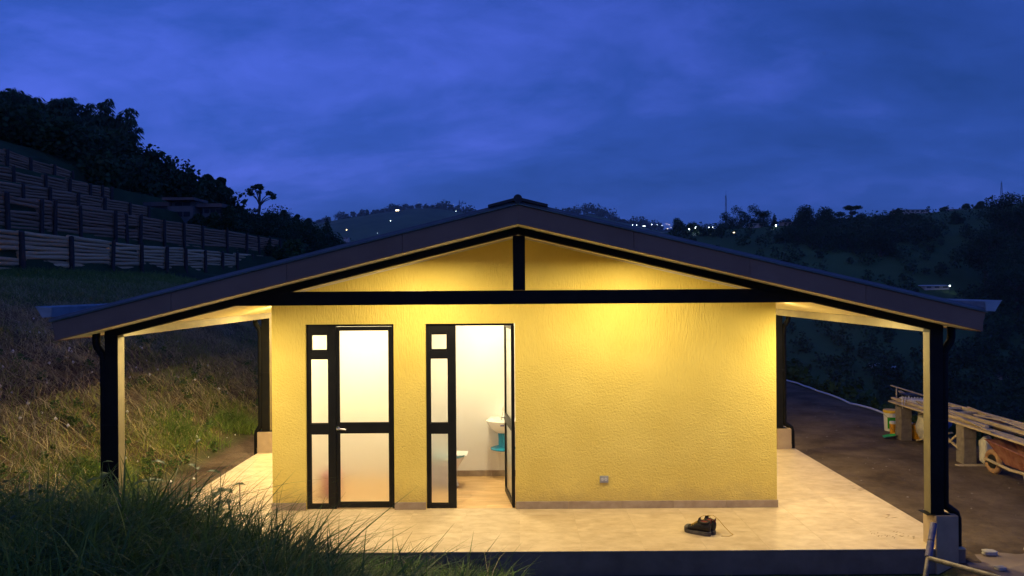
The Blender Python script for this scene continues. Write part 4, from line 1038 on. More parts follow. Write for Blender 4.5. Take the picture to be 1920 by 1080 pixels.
# lone tree with a forked stem
def lone_tree():
    Y = 82; x, zt_ = at(487, 342, Y); s = F / Y; zg = hz(x, Y) - 0.2; T = zt_ - zg
    root = empty('lone_tree', (x, Y, zg)); tag(root, 'lone tree with bare forked stem and flat crown against the sky', 'tree')
    g = random.Random(5)
    fz = T - 42 / s
    tb = MB(); tb.tube([(-0.2, 0, -0.3), (-0.15, 0, fz * 0.6), (0, 0, fz)], [0.20, 0.17, 0.15], 8)
    cl = []
    for dx, dz in ((-1.25, -0.5), (-0.75, -0.15), (-0.2, 0.0), (0.35, -0.35), (0.8, -0.75), (1.3, -1.0), (1.45, -1.35), (-1.0, -0.9), (0.1, -0.8)):
        c = (dx, g.uniform(-.7, .7), T + dz - 0.35)
        cl.append((c[0], c[1], c[2], g.uniform(0.36, 0.52), 0.28))
        tb.tube([(0, 0, fz - 0.1), (dx * 0.35, c[1] * 0.3, fz + (c[2] - fz) * 0.5), c], [0.09, 0.055, 0.025], 6)
    cl.append((-0.55, 0.2, fz - 0.6, 0.4, 0.3)); tb.tube([(-0.05, 0, fz - 1.2), (-0.3, 0.1, fz - 0.8), (-0.55, 0.2, fz - 0.6)], 0.04, 5)
    tb.build('trunk', M['bark'], root, True, world=False)
    Vl, Fl = leafy_crown(cl, 1300, 0.22, 8); obj('crown', fast_mesh('crown', Vl, Fl), M['leaf'], root, world=False)
lone_tree()
for k, (px, ty, w, h, Y, kd, lab) in enumerate([(505, 402, 34, 28, 84, 'round', 'low bushy tree at the foot of the lone tree'), (533, 393, 30, 34, 86, 'round', 'small tree right of the lone tree'),
    (556, 401, 26, 34, 90, 'round', 'small tree left of the dark conifer'), (578, 408, 30, 40, 92, 'round', 'rounded tree beside the dark conifer'), (612, 405, 56, 62, 88, 'conifer', 'dark conifer at the end of the left hillside'),
    (470, 405, 40, 40, 78, 'round', 'dark tree below the lone tree')]):
    tree_px('hill_tree', lab, px, ty, w, h, Y, kd, 90 + k, 4000, 0.2, 'trees behind the left roof edge')
tree_px('green_shrub', 'bright green rounded shrub just above the left roof slope', 549, 446, 84, 54, 50, 'round', 99, 2600, 0.24, None, 'leaf2', 'shrub')
# dark thicket that fills the hillside between the trees
def thicket(name, label, n, x0, x1, y0, y1, hmin, hmax, leafs, per, seed, m='leaf', dens=None, yl=None):
    g = np.random.default_rng(seed); Vs, Fs, off = [], [], 0
    x, y = scatter(n, x0, x1, y0, y1, seed, dens); z = hgt(x, y); hs = g.uniform(hmin, hmax, n)
    if yl: hs = hs * np.where(y > yl, 0.45, 1)
    k = np.repeat(np.arange(n), per); d = g.normal(0, 1, (n * per, 3)); d /= np.linalg.norm(d, axis=1)[:, None]
    r = g.random(n * per) ** 0.4
    C = np.stack([x[k] + d[:, 0] * hs[k] * 0.55 * r, y[k] + d[:, 1] * hs[k] * 0.55 * r, z[k] + hs[k] * (0.5 + 0.55 * d[:, 2] * r)], 1)
    sz = leafs * (hs[k] / hs.mean()) ** 0.3
    Vl, Fl = leafquads(C, sz, seed + 1, aspect=0.7)
    return tag(obj(name, fast_mesh(name, Vl, Fl), M[m]), label, kind='stuff')
thicket('hillside_thicket', 'dark thicket covering the left hillside below the trees', 560, -48, -16, 43, 84, 1.3, 2.8, 0.25, 320, 101, 'leaf', lambda x, y: 1.0 * ((x < -27.0) | ((y > 44) & (x < -24)) | ((y > 52) & (x < -18)) | (y > 56)) * (x / y * F + 972 < 435), 58)
thicket('skyline_scrub', 'dark scrub filling the skyline between the lone tree and the conifer', 260, -36, -14, 60, 92, 1.2, 2.4, 0.17, 260, 104, 'leaf', lambda x, y: 1.0 * (x / y * F + 972 > 500) * (x / y * F + 972 < 660))
thicket('hillside_scrub', 'low dark scrub on the left hillside beside the lone tree', 420, -40, -14, 50, 84, 0.4, 1.0, 0.15, 130, 102, 'leaf', lambda x, y: 1.0 * (x / y * F + 972 > 425))
thicket('slope_plants', 'small broad leaved plants growing low on the left slope', 170, -9.5, -4.95, 7.4, 20, 0.06, 0.22, 0.04, 50, 106, 'weed', lambda x, y: 1.0 * (vnoise(x, y, 1.2, 16) > 0.0))
thicket('bank_plants', 'small broad leaved weeds mixed into the tall bank grass', 70, -4.6, -0.6, 3.6, 6.8, 0.18, 0.42, 0.03, 60, 107, 'weed', bank_d)
# --- slopes across the valley
def right_d(x, y):
    return np.clip(0.15 + 0.85 * (vnoise(x, y, 26, 51) > 0.05), 0, 1) * np.where(y < 95, 0.9, 1)
thicket('valley_thicket', 'dark bushes and small trees covering the far valley slope', 900, 20, 190, 60, 222, 1.5, 4.5, 0.6, 80, 103, 'leaf', right_d)
thicket('yard_verge', 'low green plants along the edge of the dirt yard', 260, 7.8, 14, 9, 34, 0.25, 0.7, 0.16, 60, 105, 'leaf2')

RT_ = [(1271, 407, 26, 26, 235, 'round', 'small round tree among the town lights'), (1303, 414, 30, 24, 232, 'round', 'low tree beside the brightest town light'),
    (1362, 395, 36, 44, 240, 'round', 'left tree of the big rounded group beneath the tall mast'), (1386, 384, 36, 54, 238, 'round', 'second tree of the big rounded group'),
    (1410, 381, 36, 56, 240, 'round', 'tallest tree of the big rounded group'), (1432, 392, 34, 46, 238, 'round', 'right tree of the big rounded group'),
    (1452, 400, 16, 30, 242, 'conifer', 'small pointed conifer right of the rounded group'), (1476, 407, 34, 24, 240, 'round', 'low tree between the rounded group and the dome tree'),
    (1508, 381, 52, 56, 225, 'round', 'dome shaped tree standing alone on the right ridge'), (1554, 385, 52, 56, 225, 'round', 'wide tree right of the dome shaped tree'),
    (1596, 382, 38, 30, 228, 'umbrella', 'flat topped airy tree on the right ridge'), (1614, 399, 26, 26, 230, 'round', 'small tree right of the flat topped tree'),
    (1636, 405, 20, 16, 235, 'round', 'tiny tree in the dip of the right ridge'), (1668, 397, 28, 28, 220, 'round', 'round tree in front of the ridge meadow'),
    (1684, 390, 9, 11, 246, 'round', 'tiny tree at the left end of the ridge houses'), (1771, 387, 16, 12, 247, 'round', 'tiny tree between the two ridge houses'),
    (1794, 396, 26, 34, 215, 'round', 'dark tree in front of the right ridge house'), (1812, 381, 14, 14, 247, 'round', 'tiny tree above the right ridge house'),
    (1838, 376, 20, 18, 240, 'round', 'small tree left of the dark wood edge'),
    (1868, 366, 60, 90, 190, 'round', 'tall dark tree at the left of the right edge wood'), (1898, 358, 60, 110, 185, 'round', 'tallest dark tree at the right edge'), (1932, 356, 60, 120, 185, 'round', 'dark tree cut by the right edge'),
    (1495, 418, 70, 50, 205, 'round', 'broad dark tree below the dome shaped tree'), (1545, 412, 80, 62, 200, 'round', 'broad dark tree in the middle of the right slope'), (1590, 425, 70, 56, 198, 'round', 'broad dark tree right of the middle of the slope'),
    (1650, 425, 60, 40, 190, 'round', 'broad dark tree below the ridge meadow'), (1850, 420, 80, 80, 170, 'round', 'dark tree low in the right edge wood'), (1905, 450, 90, 90, 160, 'round', 'lowest dark tree at the right edge')]
for k, (px, ty, w, h, Y, kd, lab) in enumerate(RT_):
    tree_px('ridge_tree', lab, px, ty, w * 1.65, h * 1.25, Y, kd, 200 + k, 3500 if w < 45 else 7000, 0.42 if w < 45 else 0.5, 'trees on the right ridge')

# --- far wood along the distant ridge
g = np.random.default_rng(77); nF = 420
u = g.uniform(480, 1330, nF); Y = g.uniform(1290, 1420, nF); x = (u - 972) / F * Y; z = hgt(x, Y)
hs = g.uniform(6, 15, nF) * (0.6 + 0.8 * (vnoise(u, u * 0, 30, 61) > 0.1))
k = np.repeat(np.arange(nF), 50); d = g.normal(0, 1, (nF * 50, 3)); d /= np.linalg.norm(d, axis=1)[:, None]; r = g.random(nF * 50) ** 0.4
C = np.stack([x[k] + d[:, 0] * hs[k] * 0.6 * r, Y[k] + d[:, 1] * hs[k] * 0.6 * r, z[k] + hs[k] * (0.45 + 0.55 * d[:, 2] * r)], 1)
Vl, Fl = leafquads(C, 3.6, 78, aspect=0.8)
tag(obj('distant_wood', fast_mesh('distant_wood', Vl, Fl), M['leaf']), 'far wood along the distant blue ridge', kind='stuff')

# --- weeds in front
def weed(px, py, Y, h, nl, seed, label, size=0.09, stemr=0.004):
    x, z1 = at(px, py, Y); zg = hz(x, Y); top = max(z1 - zg, h)
    root = empty('weed', (x, Y, zg)); tag(root, label, 'weed'); g = random.Random(seed)
    st = MB(); path = [(0.03 * sin(k * 0.9) * k / 6, 0.02 * cos(k) * k / 6, top * k / 6) for k in range(7)]
    st.tube([(0, 0, -0.03)] + path[1:], [stemr * (1.3 - 0.12 * k) for k in range(7)], 6); st.build('stem', M['weed'], root, world=False)
    for k in range(nl):
        t = 0.35 + 0.65 * k / max(1, nl - 1); p = path[min(6, int(t * 6))]; a = k * 2.4 + g.uniform(-.4, .4); s = size * g.uniform(0.7, 1.3) * (1.15 - 0.4 * t)
        lf = MB(); q = 8; dz0 = g.uniform(0.15, 0.6)
        for j in range(q + 1):
            u_ = j / q; w = s * 0.42 * sin(pi * min(1, u_ * 0.92 + 0.04)) ** 0.8 * (1 + 0.25 * sin(u_ * 19))
            r_ = u_ * s * 1.6; zz = p[2] + r_ * dz0 - (r_ ** 2) * 3.6
            for sd in (-1, 0, 1):
                lf.v.append((p[0] + cos(a) * r_ - sin(a) * w * sd, p[1] + sin(a) * r_ + cos(a) * w * sd, zz + abs(sd) * w * 0.35))
        for j in range(q):
            for c in (0, 1): b0 = j * 3 + c; lf.f.append((b0, b0 + 1, b0 + 4, b0 + 3))
        lf.build('leaf', M['weed'], root, True, world=False)
weed(418, 890, 5.6, 0.3, 18, 1, 'leafy weed standing dark against the lit porch floor', 0.075)
weed(436, 915, 5.4, 0.3, 14, 2, 'shorter broad leaved weed right of the leafy one', 0.075)
weed(372, 832, 5.9, 0.5, 12, 3, 'tall thin weed left of the porch floor corner', 0.055)
weed(285, 868, 5.6, 0.3, 22, 4, 'bushy dark weed beside the left porch post', 0.08)
weed(196, 868, 5.2, 0.4, 9, 5, 'pale weed in front of the left porch post', 0.07)
x, z1 = at(449, 906, 5.2); zg = hz(x, 5.2)
tag(MB().tube([(x, 5.2, zg), (x + 0.004, 5.2, (zg + z1) / 2), (x + 0.002, 5.2, z1)], [0.005, 0.004, 0.003], 6).build('reed_stalk', mat('red_stalk', (0.25, 0.05, 0.03), rough=0.7)), 'thin red stalk standing in the grass against the porch floor', 'stalk')

# ================================================================== YARD THINGS ON THE RIGHT
YZ = -0.155
def pillar(x, y, w, d, h, label):
    r = empty('block_pillar', (x, y, YZ)); tag(r, label, 'pillar', 'bench pillars')
    n = 3; hh = h / n
    for k in range(n):
        MB().box(-w / 2 + 0.004 * (k % 2), w / 2 - 0.003 * (k % 2), 0, d, k * hh - (0.05 if k == 0 else 0), (k + 1) * hh - 0.003).build('concrete_block', M['block'], r, bevel=0.006, world=False)
        if k < n - 1: MB().box(-w / 2 + 0.012, w / 2 - 0.012, 0.012, d - 0.012, (k + 1) * hh - 0.0029, (k + 1) * hh - 0.0002).build('mortar_joint', M['block'], r, world=False)
pillar(6.67, 12.86, 0.19, 0.20, 0.56, 'rough concrete block pillar nearest the white bucket')
pillar(6.66, 11.03, 0.19, 0.20, 0.60, 'rough concrete block pillar nearest the wheelbarrow')
pillar(7.20, 12.86, 0.19, 0.20, 0.56, 'rough concrete block pillar at the back under the far plank ends')
pillar(7.22, 11.03, 0.19, 0.20, 0.60, 'rough concrete block pillar at the back behind the white sack')
tag(MB().box(6.42, 7.0, 10.9, 11.02, YZ - 0.02, YZ + 0.03).build('base_board', M['timber'], bevel=0.004), 'board lying on the soil at the foot of the nearer pillar', 'board')
def plank(p, q, w, t, label, grp='planks on the bench'):
    return tag(MB().bar(p, q, w, t).build('timber_plank', M['timber'], bevel=0.004), label, 'plank', grp)
zA, zB = 0.478, 0.40
def bp(x, y, dz=0.0): return (x, y, 0.452 + dz)
plank(bp(6.62, 13.3), bp(6.55, 8.9, 0.0), 0.10, 0.03, 'front edge plank of the bench, longest and palest')
plank(bp(6.73, 13.2, 0.001), bp(6.66, 8.8), 0.09, 0.03, 'second plank of the bench behind the front edge one')
plank(bp(6.98, 13.3), bp(6.95, 8.9), 0.13, 0.028, 'middle plank of the bench under the ladder')
plank(bp(7.30, 13.3), bp(7.25, 8.9), 0.10, 0.03, 'rear edge plank of the bench')
plank((6.68, 13.35, 0.50), (6.64, 10.6, 0.50), 0.06, 0.04, 'short batten lying on top of the front planks')
plank((6.88, 13.5, 0.60), (6.72, 12.2, 0.50), 0.05, 0.03, 'batten poking up from the pile beside the porch post')
tp = MB(); nxq, nyq = 8, 16
for j in range(nyq + 1):
    for i in range(nxq + 1):
        tp.v.append((6.78 + 0.44 * i / nxq, 9.2 + 3.6 * j / nyq, 0.472 + 0.02 * abs(sin(i * 1.7 + j * 0.9)) + 0.012 * sin(j * 2.3)))
for j in range(nyq):
    for i in range(nxq): b0 = j * (nxq + 1) + i; tp.f.append((b0, b0 + 1, b0 + nxq + 2, b0 + nxq + 1))
tag(tp.build('plastic_sheet', M['tarp'], None, True), 'crumpled black plastic sheet on the bench under the ladder', 'plastic sheet')
la = empty('ladder', (7.0, 11, 0.51)); tag(la, 'wooden ladder lying flat along the bench', 'ladder')
for x in (6.80, 7.17): MB().bar((x, 12.7, 0.525), (x - 0.03, 9.0, 0.525), 0.035, 0.055).build('rail', M['timber'], la, bevel=0.003)
for k in range(9):
    yy = 9.2 + k * 0.41; MB().bar((6.80, yy, 0.525), (7.15, yy, 0.525), 0.05, 0.022).build('rung', M['timber'] if k != 4 else mat('orange_stained_wood', (0.42, 0.17, 0.07), rough=0.8), la)
BT = ['thin batten lying askew across the ladder', 'grey batten crossing the near half of the ladder', 'narrow strip of wood sticking out over the front plank', 'short offcut on the rear plank', 'thin slat lying between the ladder rails', 'crooked lath on top of the heap by the porch post']
for k, (p, q) in enumerate([((6.70, 9.4, 0.565), (7.15, 11.9, 0.572)), ((7.20, 9.3, 0.567), (6.82, 11.2, 0.57)), ((6.52, 10.3, 0.485), (6.80, 12.4, 0.572)), ((7.27, 9.9, 0.478), (7.22, 10.9, 0.478)), ((6.98, 9.1, 0.56), (6.93, 10.7, 0.56)), ((6.78, 13.6, 0.69), (6.98, 12.4, 0.60))]):
    plank(p, q, 0.028 + 0.008 * (k % 3), 0.016, BT[k], 'battens on the bench')
# pile of bags on the far end of the bench
def lump(name, mat_, c, s, label, cat, seed, grp=None):
    bm = bmesh.new(); bmesh.ops.create_icosphere(bm, subdivisions=3, radius=1)
    g = random.Random(seed); ph = [g.uniform(0, 6) for _ in range(6)]
    for v in bm.verts:
        k = 1 + 0.10 * sin(4 * v.co.x + ph[0]) * sin(3 * v.co.y + ph[1]) + 0.07 * sin(7 * v.co.z + ph[2]) + 0.05 * sin(9 * v.co.x + 5 * v.co.z + ph[3])
        v.co = Vector((math.copysign(abs(v.co.x) ** 0.7, v.co.x) * s[0], math.copysign(abs(v.co.y) ** 0.7, v.co.y) * s[1], (math.copysign(abs(v.co.z) ** 0.75, v.co.z)) * s[2])) * k
    me = bpy.data.meshes.new(name); bm.to_mesh(me); bm.free(); me.polygons.foreach_set('use_smooth', np.ones(len(me.polygons), dtype=bool))
    return tag(obj(name, me, mat_, None, c), label, cat, grp)
lump('cement_sack', M['sack'], (6.86, 12.95, 0.52), (0.20, 0.28, 0.055), 'grey flattened sack spread on the far end of the bench', 'sack', 1)
lump('rag_heap', M['tarp'], (6.85, 13.0, 0.60), (0.17, 0.2, 0.035), 'heap of dark rags and strips on the flattened sack', 'rags', 2)
st = MB()
for k in range(7):
    a = k * 0.6; x0 = 6.62 + 0.05 * k
    st.tube([(x0, 12.84, 0.56), (x0 - 0.03, 12.82, 0.585 + 0.01 * (k % 3)), (x0 - 0.06, 12.80, 0.53), (x0 - 0.05 - 0.03 * (k % 2), 12.79, 0.40 + 0.03 * (k % 3))], [0.012, 0.012, 0.01, 0.006], 6)
tag(st.build('cloth_strips', M['sack'], None, True), 'pale torn cloth strips hanging over the pillar near the bucket', 'cloth strips')
lump('white_sack', M['sack'], (6.98, 12.75, 0.10), (0.15, 0.16, 0.24), 'white sack standing behind the pillar near the bucket', 'sack', 3)
lump('blue_bag', M['bluew'], (7.10, 12.55, 0.22), (0.12, 0.12, 0.14), 'blue plastic bag under the bench by the porch post', 'bag', 4)
lump('white_sack', M['sack'], (6.83, 10.92, 0.085), (0.085, 0.09, 0.23), 'full white sack leaning on the nearer pillar beside the wheelbarrow', 'sack', 5)
lump('white_jug', M['plastw'], (6.98, 12.30, -0.05), (0.07, 0.07, 0.10), 'small white plastic jug on the ground under the bench', 'jug', 6)
def bucket(name, x, y, r, h, m1, label, m_lid=None, m_lab=None):
    o = empty(name, (x, y, YZ)); tag(o, label, 'bucket')
    MB().lathe([(r * 0.86, 0), (r * 0.88, 0.01), (r, h * 0.95), (r * 1.04, h * 0.95), (r * 1.04, h), (r * 0.94, h), (r * 0.82, 0.03), (0.001, 0.03)], (0, 0, 0), 28).build('tub', m1, o, True, world=False)
    if m_lid: MB().lathe([(r * 1.06, h * 0.93), (r * 1.07, h + 0.01), (r * 1.0, h + 0.025), (0.001, h + 0.022)], (0, 0, 0), 28).build('lid', m_lid, o, True, world=False)
    if m_lab:
        lb = MB()
        for k in range(10):
            a0, a1 = pi * 1.2 + k * 0.12, pi * 1.2 + (k + 1) * 0.12
            f = lambda a, t: ((r * (0.88 + 0.12 * t / 0.95) + 0.0025) * cos(a), (r * (0.88 + 0.12 * t / 0.95) + 0.0025) * sin(a), h * t)
            lb.add([f(a0, 0.14), f(a1, 0.14), f(a1, 0.72), f(a0, 0.72)], [(0, 1, 2, 3)])
        lb.build('label', m_lab, o, world=False)
    MB().tube([(r * 1.05 * cos(a), -0.35 * r * 1.05 * sin(a) - r * 0.75 * sin(a), h * 0.86 - 0.09 * sin(a)) for a in np.linspace(0, pi, 12)], 0.003, 6).build('wire_handle', M['steel'], o, world=False)
bucket('paint_bucket', 6.83, 13.72, 0.128, 0.36, M['plastw'], 'white paint bucket with green label and yellow lid by the yard edge', M['plasty'], M['label_g'])
bucket('orange_bucket', 6.94, 12.98, 0.12, 0.25, M['plasto'], 'orange bucket under the bench behind the pillar', None)
bucket('small_orange_tub', 6.60, 13.20, 0.05, 0.24, M['plasto'], 'narrow orange tub squeezed between white bucket and pillar', M['plastw'])
# green scoop
gs = MB(); q = 10
for j in range(q + 1):
    for i in range(7):
        a = (i / 6 - 0.5) * 1.9; t = j / q
        gs.v.append((6.36 + 0.30 * t, 13.02 + 0.11 * sin(a) * (0.55 + 0.45 * sin(pi * min(1, t + 0.15))), YZ + 0.07 + 0.05 * t - 0.055 * cos(a)))
for j in range(q):
    for i in range(6): b0 = j * 7 + i; gs.f.append((b0, b0 + 1, b0 + 8, b0 + 7))
tag(gs.build('scoop', M['plastg'], None, True), 'bright green plastic scoop lying before the bucket', 'scoop')
x, z1 = at(1681, 727, 13.35)
tag(MB().tube([(6.62, 13.12, YZ), (x, 13.35, z1)], [0.014, 0.012], 10).build('broom_handle', M['timber'], None, True), 'pale wooden broom handle leaning upright by the bucket', 'handle')
plank((6.80, 12.75, YZ + 0.02), (7.0, 12.1, 0.12), 0.08, 0.025, 'short board propped at an angle under the bench by the porch post', 'props under the bench')
plank((6.52, 11.35, 0.12), (6.68, 11.15, 0.40), 0.05, 0.03, 'short upper brace between planks and the nearer pillar', 'props under the bench')
plank((6.50, 11.45, 0.22), (6.62, 11.12, 0.02), 0.04, 0.03, 'short lower brace against the nearer pillar', 'props under the bench')
# wheelbarrow
wb = empty('wheelbarrow', (6.62, 10.0, YZ)); tag(wb, 'old red wheelbarrow with muddy wheel parked under the bench end', 'wheelbarrow')
def ringr(x0, x1, y0, y1, z, n=1): return [(x0, y0, z), (x1, y0, z), (x1, y1, z), (x0, y1, z)]
tr = MB()
o_ = [(6.43, 9.15), (6.98, 9.15), (6.90, 10.42), (6.50, 10.42)]; i_ = [(6.55, 9.35), (6.86, 9.35), (6.82, 10.12), (6.58, 10.12)]
tr.v += [(x, y, 0.36 if y > 10 else 0.30) for x, y in o_] + [(x, y, 0.08) for x, y in i_] + [(x * 0.985 + 6.7 * 0.015, y * 0.985 + 9.8 * 0.015, 0.355 if y > 10 else 0.295) for x, y in o_] + [(x, y, 0.09) for x, y in i_]
for k in range(4): k2 = (k + 1) % 4; tr.f += [(k, k2, 4 + k2, 4 + k), (8 + k, 12 + k, 12 + k2, 8 + k2), (k, 8 + k, 8 + k2, k2)]
tr.f += [(4, 5, 6, 7), (15, 14, 13, 12)]
tr.build('tray', M['barrow'], wb, bevel=0.008)
MB().tube([(o_[k % 4][0], o_[k % 4][1], 0.36 if o_[k % 4][1] > 10 else 0.30) for k in range(5)], 0.011, 8).build('tray_rim', M['barrow'], wb, True)
for s, x in ((-1, 6.50), (1, 6.90)):
    MB().tube([(x + (-s) * 0.12, 10.62, 0.05), (x, 9.9, 0.06), (x + s * 0.03, 8.75, 0.14)], 0.021, 10).build('handle_pole', M['timber'], wb, True)
    MB().tube([(x, 9.62, 0.06), (x + s * 0.02, 9.55, -0.05), (x + s * 0.03, 9.50, YZ + 0.002)], 0.015, 8).build('leg', M['steel'], wb, True)
    MB().tube([(x, 9.30, 0.09), (x + s * 0.02, 9.42, -0.05), (x + s * 0.03, 9.50, YZ + 0.004)], 0.013, 8).build('leg_brace', M['steel'], wb, True)
wc = (6.70, 10.55, 0.02)
ty = MB(); 
for k in range(28):
    a = 2 * pi * k / 28
    for j in range(10):
        b2 = 2 * pi * j / 10; rr_ = 0.135 + 0.042 * cos(b2)
        ty.v.append((wc[0] + 0.042 * sin(b2), wc[1] + rr_ * cos(a), wc[2] + rr_ * sin(a)))
for k in range(28):
    for j in range(10): ty.f.append((k * 10 + j, k * 10 + (j + 1) % 10, ((k + 1) % 28) * 10 + (j + 1) % 10, ((k + 1) % 28) * 10 + j))
whl = ty.build('wheel', M['tyre'], wb, True)
MB().tube([(wc[0] - 0.03, wc[1], wc[2]), (wc[0] + 0.03, wc[1], wc[2])], 0.095, 20).build('rim', M['dark'], whl, True)
MB().tube([(wc[0] - 0.12, wc[1], wc[2]), (wc[0] + 0.12, wc[1], wc[2])], 0.012, 8).build('axle', M['steel'], whl, True)

# scaffold frame in the right foreground
sf = empty('scaffold_frame', (3.72, 6.3, -0.2)); tag(sf, 'steel scaffold frame with blue chipped sleeves in front of the right post base', 'scaffold')
A = Vector((at(1750, 985, 6.75)[0], 6.75, at(1750, 985, 6.75)[1])); B = Vector((at(1734, 1090, 6.45)[0], 6.45, at(1734, 1090, 6.45)[1]))
dirn = (B - A).normalized()
foot = A + dirn * ((A.z + 0.22) / -dirn.z)
def lerp(t): return A + (foot - A) * t
MB().tube([A + (A - foot) * 0.0, foot], 0.021, 14).build('leg', M['steel'], sf, True)
MB().tube([A - (foot - A) * 0.02, lerp(0.19)], 0.028, 14).build('sleeve', M['blueP'], sf, True)
MB().tube([lerp(0.205), lerp(0.39)], 0.030, 14).build('sleeve', M['blueP'], sf, True)
c1 = lerp(0.40); x2, z2 = at(1905, 1092, 5.75)
E2 = Vector((x2, 5.75, z2)); d2 = (E2 - c1).normalized(); end = c1 + d2 * 1.65
MB().tube([c1, end], 0.021, 14).build('brace_tube', M['steel'], sf, True)
MB().tube([end, (end.x + 0.02, end.y - 0.05, -0.24)], 0.021, 12).build('leg', M['steel'], sf, True)
# rough concrete apron by the right post
ap = MB(); pts = []
g = random.Random(4)
for k in range(18):
    a = 2 * pi * k / 18; pts.append((4.85 + 0.55 * cos(a) * g.uniform(0.85, 1.15), 7.05 + 0.42 * sin(a) * g.uniform(0.8, 1.15)))
ap.v = [(x, y, -0.25) for x, y in pts] + [(x, y, -0.125 + g.uniform(-.02, .012)) for x, y in pts] + [(4.85, 7.05, -0.105)]
ap.f = [(k, (k + 1) % 18, 18 + (k + 1) % 18, 18 + k) for k in range(18)] + [(18 + k, 18 + (k + 1) % 18, 36) for k in range(18)]
tag(ap.build('concrete_apron', M['concrete'], None, False), 'rough pale concrete patch on the soil beside the right post base', 'concrete patch')
for k, (x, y, sz) in enumerate([(4.60, 7.32, 0.07), (5.05, 7.40, 0.05), (5.32, 7.18, 0.06), (4.45, 6.92, 0.05), (5.20, 6.85, 0.08)]):
    lump('rubble_chunk', M['concrete_l'], (x, y, -0.10), (sz, sz * 0.7, sz * 0.4), ['broken concrete chunk nearest the right downpipe', 'small broken concrete chunk at the back of the concrete patch', 'broken concrete chunk at the right of the concrete patch', 'small concrete chunk beside the right post base', 'largest concrete chunk at the front of the concrete patch'][k], 'rubble', 20 + k, 'rubble by the right post')
# white hose along the yard edge and litter
hp = [(7.50 + 0.05 * sin(k * 1.3), 14.2 + k * 0.55, hz(7.50, 14.2 + k * 0.55) + 0.03) for k in range(22)]
tag(MB().tube(hp, 0.022, 8).build('water_pipe', M['hose'], None, True), 'white plastic pipe lying along the far edge of the dirt yard', 'pipe')
rb = MB(); g = random.Random(12)
for k in range(150):
    y = g.uniform(7.2, 17); x = g.uniform(4.6, 7.3); z = hz(x, y); s = g.uniform(0.004, 0.016)
    rb.add([(x + s * g.uniform(.6, 1.6), y, z), (x, y + s, z), (x - s * g.uniform(.6, 1.6), y, z), (x, y - s, z), (x, y, z + s * 0.8)], [(0, 1, 4), (1, 2, 4), (2, 3, 4), (3, 0, 4)])
tag(rb.build('yard_pebbles', M['block']), 'small stones scattered over the dirt yard', kind='stuff')

# ================================================================== FAR BUILDINGS, MASTS AND LIGHTS
def house_far(px, py, Y, wpx, hpx, dpt, label, mwall, mroof, wins=3, name='far_house', gable=False, lit=None, roofh=0.35):
    x, zb4 = at(px, py, Y); s = F / Y; w = wpx / s; h = hpx / s; zg = min(zb4, hz(x, Y) + 0.2)
    o = empty(name, (x, Y, zg)); tag(o, label, 'house', 'houses seen far off'); hw = zb4 + 0 - zg + h
    MB().box(-w / 2, w / 2, 0, dpt, -1.0, hw).build('wall', mwall, o, world=False)
    ov = 0.06 * w
    MB().add([(-w / 2 - ov, -0.5, hw), (w / 2 + ov, -0.5, hw), (w / 2 + ov, dpt + .5, hw), (-w / 2 - ov, dpt + .5, hw), (-w / 2 - ov * 0.4, dpt / 2, hw + h * roofh), (w / 2 + ov * 0.4, dpt / 2, hw + h * roofh)],
             [(0, 1, 5, 4), (2, 3, 4, 5), (0, 4, 3), (1, 2, 5), (3, 2, 1, 0)]).build('roof', mroof, o, world=False)
    for k in range(wins):
        cxw = -w / 2 + (k + 0.5) * w / wins; ww = w / wins * 0.28
        MB().box(cxw - ww, cxw + ww, -0.06, 0.02, hw - h * 0.7, hw - h * 0.22).build('window', M['glassd'] if lit != k else M['far_warm'], o, world=False)
    return o
# two-storey house on the left hill
def hill_house():
    Y = hit(341, 412, 44); s = F / Y; x, zb4 = at(341, 412, Y); zg = min(zb4, hz(x, Y)); o = empty('hill_house', (x, Y, zg)); tag(o, 'pale two storey house half hidden on the left hillside', 'house', 'houses seen far off')
    b0 = zb4 - zg
    def bx_(n, m, x0, x1, z0, z1, y0=0.0, y1=1.4, par=o): return MB().box((x0 - 341) / s, (x1 - 341) / s, y0, y1, b0 + (412 - z1) / s, b0 + (412 - z0) / s).build(n, m, par, world=False)
    bx_('wall', M['hillwall'], 314, 362, 386, 440); bx_('wall', M['hillwall'], 372, 408, 388, 440, 0.6, 1.6)
    bx_('upper_wall', M['hillwall'], 314, 362, 376, 386, 0.5, 1.4)
    for xa in (322, 337): w_ = bx_('window', M['glassd'], xa, xa + 13, 378, 384.5, 0.44, 0.5)
    for xa in (317, 331, 345): bx_('window', M['glassd'], xa, xa + 11, 397, 406, -0.06, 0.0)
    for xa in (376, 388, 399): bx_('window', M['glassd'], xa, xa + 8, 391, 398, 0.54, 0.6)
    bx_('roof', M['farroof'], 308, 368, 371, 376, -0.3, 1.7); bx_('roof', M['farroof'], 366, 414, 381, 388, 0.2, 1.9)
    MB().box((272 - 341) / s, (312 - 341) / s, 0.4, 1.6, b0 - 1, b0 + (412 - 386) / s).build('wing', M['hillwall'], o, world=False)
    bx_('roof', M['farroof'], 266, 316, 378, 386, 0.1, 2.0)
hill_house()
for k, (px, ty, w, h, dy, lab) in enumerate([(425, 385, 50, 50, 1.0, 'dark bush right of the hill house'), (300, 398, 46, 30, -1.5, 'low bush in front of the left wing of the hill house'), (372, 400, 40, 24, -1.5, 'low bush in front of the hill house entrance'), (405, 398, 44, 34, -1.2, 'low bush covering the right corner of the hill house')]):
    tree_px('garden_bush', lab, px, ty, w, h, hit(341, 412, 44) + dy, 'round', 500 + k, 4000, 0.16, 'bushes round the hill house', 'leaf', 'bush')
house_far(1716, 399, 247, 54, 6, 7, 'long low house on the right ridge, left of two', M['farwall'], M['farroof'], 6, 'ridge_house')
